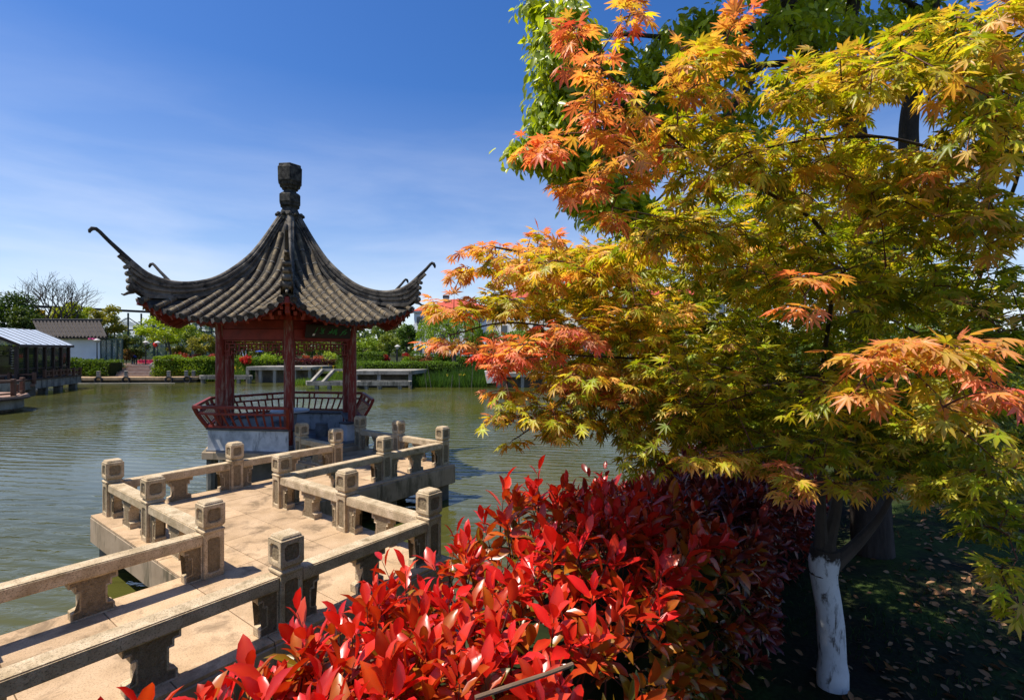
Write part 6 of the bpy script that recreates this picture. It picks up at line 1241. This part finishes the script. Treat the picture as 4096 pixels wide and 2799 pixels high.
CL_V = [(0, 0, 0), (.3, .19, .05), (.3, -.19, .05), (.65, .2, .02), (.65, -.2, .02), (.45, 0, -.02), (1, 0, -.12)]; CL_F = [(0, 1, 5), (0, 5, 2), (1, 3, 5), (2, 5, 4), (3, 6, 5), (4, 5, 6)]
cp_, cs_, cc_ = np.array(cp_), np.array(cs_), np.clip(np.array(cc_), 0, 1)[:, None]
ccol = (np.array((0.18, 0.255, 0.014)) * (1 - cc_) + np.array((0.42, 0.44, 0.022)) * cc_) * (.75 + .5 * RNG.random((len(cp_), 1)))
vis = in_frame(cp_, 20); px = CX + F_PX * cp_[:, 0] / cp_[:, 1]
sel = np.argsort(np.where(vis & (px < 3000), np.linalg.norm(cp_ - np.array((0, 0, CAM_Z)), axis=1), 99))[:300]
plant_leaves(camphor, CL_V, CL_F, cp_, basis(np.array(cd_), np.array(cu_)), cs_, ccol, M['camphor_leaf'], sel)
print('camphor leaves', len(cp_))

# ------------------------------------------------------------------ photinia hedge
hedge = thing('photinia_hedge', 'glossy red-leaved photinia hedge along the bank in the foreground', 'hedge', uv(-1.45, 3.0, NEAR_Z))
HU0, HU1, HV0, HV1, HZ = -2.02, -0.86, 0.0, 9.5, 1.42
MB().box(uv((HU0 + HU1) / 2, (HV0 + HV1) / 2 - .5, (NEAR_Z + HZ) / 2 - 0.12), (HU1 - HU0 - 0.5, HV1 - HV0 + 1.0, HZ - NEAR_Z - 0.40), UVROT).build('inner_twigs', M['hedge_core'], hedge)
hp, hd_, hu_, hs_, ht = [], [], [], [], []
hst = MB()
EAn, EBn = np.array(EA), np.array(EB)
def shoot(base, axis, length, nl, age, size):
    tip = base + axis * length; hst.tube([base - axis * .12, base, tip], [.004, .0035, .0018], 4, cap=False)
    a0 = rsn.random() * 6.28; x = nrm(np.cross(axis, np.array((.3, .5, .1)) + rsn.normal(size=3) * .2)); y = np.cross(axis, x)
    for k in range(nl):
        f = k / max(1, nl - 1); c = base + axis * length * (.05 + .95 * f); a = a0 + 2.4 * k; o = x * math.cos(a) + y * math.sin(a)
        el = .25 + .75 * f + rsn.normal() * .15
        d = nrm(o * (1.15 - .75 * f) + axis * el + rsn.normal(size=3) * .12); up = nrm(axis * 1.0 - o * .35 + rsn.normal(size=3) * .2)
        hp.append(c + d * .008); hd_.append(d); hu_.append(up); hs_.append(size * rsn.uniform(.6, 1.25) * (1 - .25 * (f > .85))); ht.append(np.clip(age * (1 - .55 * f) + rsn.normal() * .12, 0, 1))
def lump(u, v): return .26 * math.exp(-((v - 2.5) / 1.25) ** 2) + .05 * math.sin(2.3 * v + 1) + .04 * math.sin(5.1 * v + 3 * u) + .03 * math.sin(9 * u)
for _ in range(720):
    u, v = rsn.uniform(HU0, HU1), HV0 + (HV1 - HV0) * rsn.random() ** 1.35
    e = min(1, (u - HU0) / .3, (HU1 - u) / .3); z = HZ + lump(u, v) - .12 * (1 - max(0, e)) ** 2 - .10
    out = -1 if u < (HU0 + HU1) / 2 else 1
    ax = nrm(UPZ + EAn * out * (.55 * (1 - max(0, e))) + rsn.normal(size=3) * .22); Pw = np.array(uv(u, v, z))
    shoot(Pw, ax, rsn.uniform(.07, .17) + (.12 if rsn.random() < .10 else 0), rsn.integers(6, 10), rsn.uniform(.0, .8), .132)
for _ in range(640):
    u, v = rsn.uniform(HU0, HU1), HV0 + (HV1 - HV0) * rsn.random() ** 1.35; Pw = np.array(uv(u, v, HZ + lump(u, v) - rsn.uniform(.16, .30)))
    shoot(Pw, nrm(UPZ * .8 + rsn.normal(size=3) * .5), .07, 6, rsn.uniform(.45, 1.1), .128)
for _ in range(1250):     # both flanks
    rt = rsn.random() < .62; v = HV0 + (HV1 - HV0) * rsn.random() ** 1.35; z = NEAR_Z + .05 + (HZ - NEAR_Z - .15) * rsn.random() ** .8
    u = (HU1 - .05 + .08 * math.sin(3 * v + 2 * z)) if rt else HU0 + .04; ax = nrm(EAn * (1 if rt else -1) * .9 + UPZ * rsn.uniform(.0, .7) + rsn.normal(size=3) * .3)
    shoot(np.array(uv(u, v, z)), ax, .08, 6, np.clip(1.15 - .6 * (z - .5) + (0.25 if rt else -.2), .2, 1.2), .118)
hst.build('shoot_stems', M['twig_red'], hedge)['kind'] = 'stuff'
PL_V = [(0, 0, 0), (.2, .135, .04), (.2, -.135, .04), (.2, 0, -.01), (.5, .215, .07), (.5, -.215, .07), (.5, 0, .0), (.8, .135, .03), (.8, -.135, .03), (.8, 0, -.03), (1.0, 0, -.10)]
PL_F = [(0, 3, 1), (0, 2, 3), (3, 6, 1), (1, 6, 4), (3, 2, 6), (2, 5, 6), (6, 9, 4), (4, 9, 7), (6, 5, 9), (5, 8, 9), (9, 10, 7), (9, 8, 10)]
PL_M = [(1.1, 1.6, 1.5) if abs(v[1]) < .01 else (.95, .9, .9) for v in PL_V]
hp, hs_, ht = np.array(hp), np.array(hs_), np.array(ht)
pal_x = [0, .25, .5, .75, 1.0]; pal = np.array([(0.62, 0.013, 0.014), (0.58, 0.020, 0.010), (0.48, 0.07, 0.008), (0.26, 0.11, 0.008), (0.11, 0.105, 0.010)])
hcol = np.stack([np.interp(ht, pal_x, pal[:, k]) for k in range(3)], 1) * (.7 + .55 * RNG.random(len(hp)))[:, None]
hv = hp @ EBn; rear_shade = np.clip((hv + .5 * RNG.normal(size=len(hp)) - 3.1) / .9, 0, 1)[:, None]      # rear hedge under the maple: shade put into the leaf colour as dark bronze
hcol = hcol * (1 - rear_shade) + rear_shade * (np.array((0.17, 0.020, 0.016)) * (.5 + .9 * RNG.random((len(hp), 1))))
dcam = np.linalg.norm(hp - np.array((0, 0, CAM_Z)), axis=1); vis = in_frame(hp, 20) & (hp[:, 2] > HZ - .12)
sel = np.argsort(np.where(vis, dcam, 99))[:300]
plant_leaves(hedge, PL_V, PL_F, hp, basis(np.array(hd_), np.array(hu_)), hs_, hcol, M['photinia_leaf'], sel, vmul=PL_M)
for kp, r in (([(1900, 2790, 1.62), (2080, 2730, 1.68), (2200, 2690, 1.74), (2290, 2655, 1.80)], .008), ([(1330, 2740, 1.85), (1450, 2660, 1.95), (1560, 2610, 2.02)], .006)):
    MB().tube(catmull([at(*k) for k in kp], 5), r, 7).build('cut_stem', M['twig_brown'], hedge, smooth=True)
print('hedge leaves', len(hp)); print('TRIS', sum(len(o.data.polygons) for o in SC.objects if o.type == 'MESH' and len(o.data.polygons) > 5000))

# ------------------------------------------------------------------ ground cover under the trees
def ground_z(x, y):
    U = x * EA.x + y * EA.y; return NEAR_Z + np.clip((U + 2.3) * 0.035, 0, .5) + .035 * np.sin(x * 1.7 + 1) * np.cos(y * 1.3)
n = 16000; D = 1.9 + 10 * RNG.random(n) ** 1.4; x = RNG.uniform(-.1, 1.15, n) * D + .6
tuft = (np.sin(x * 2.2) + np.sin(D * 2.7 + 1) + np.sin(x * 5 + D * 3)) > -.3; ok = tuft & ((x * EA.x + D * EA.y) > -.9); x, D = x[ok], D[ok]; n = len(x)
d = RNG.normal(size=(n, 3)) * .5; d[:, 2] = 1; hh = .03 + .06 * RNG.random(n)
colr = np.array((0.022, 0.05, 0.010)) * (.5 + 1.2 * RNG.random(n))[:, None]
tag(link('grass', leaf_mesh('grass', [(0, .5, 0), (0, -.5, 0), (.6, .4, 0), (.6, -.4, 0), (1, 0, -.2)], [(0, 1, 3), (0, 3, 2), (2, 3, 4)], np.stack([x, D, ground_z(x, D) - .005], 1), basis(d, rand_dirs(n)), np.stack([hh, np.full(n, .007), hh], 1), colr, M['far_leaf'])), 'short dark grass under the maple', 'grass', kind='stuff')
n = 4200; D = 1.9 + 9 * RNG.random(n) ** 1.4; x = RNG.uniform(0, 1.15, n) * D + .5; ok = ((x * EA.x + D * EA.y) > -.8) & (RNG.random(n) < .35 + .65 * ((x - .9 * D) > -.6)); x, D = x[ok], D[ok]; n = len(x)
colr = np.array((0.22, 0.11, 0.05)) * (.4 + 1.3 * RNG.random(n))[:, None]; colr[RNG.random(n) < .2] = (0.30, 0.18, 0.095)
tag(link('fallen_leaves', leaf_mesh('fallen_leaves', CL_V, CL_F, np.stack([x, D, ground_z(x, D) + .015], 1), basis(rand_dirs(n) * [1, 1, .25], rand_dirs(n, 1.6)), .05 + .05 * RNG.random(n), colr, M['litter'])), 'brown fallen leaves scattered under the trees', 'leaves', kind='stuff')

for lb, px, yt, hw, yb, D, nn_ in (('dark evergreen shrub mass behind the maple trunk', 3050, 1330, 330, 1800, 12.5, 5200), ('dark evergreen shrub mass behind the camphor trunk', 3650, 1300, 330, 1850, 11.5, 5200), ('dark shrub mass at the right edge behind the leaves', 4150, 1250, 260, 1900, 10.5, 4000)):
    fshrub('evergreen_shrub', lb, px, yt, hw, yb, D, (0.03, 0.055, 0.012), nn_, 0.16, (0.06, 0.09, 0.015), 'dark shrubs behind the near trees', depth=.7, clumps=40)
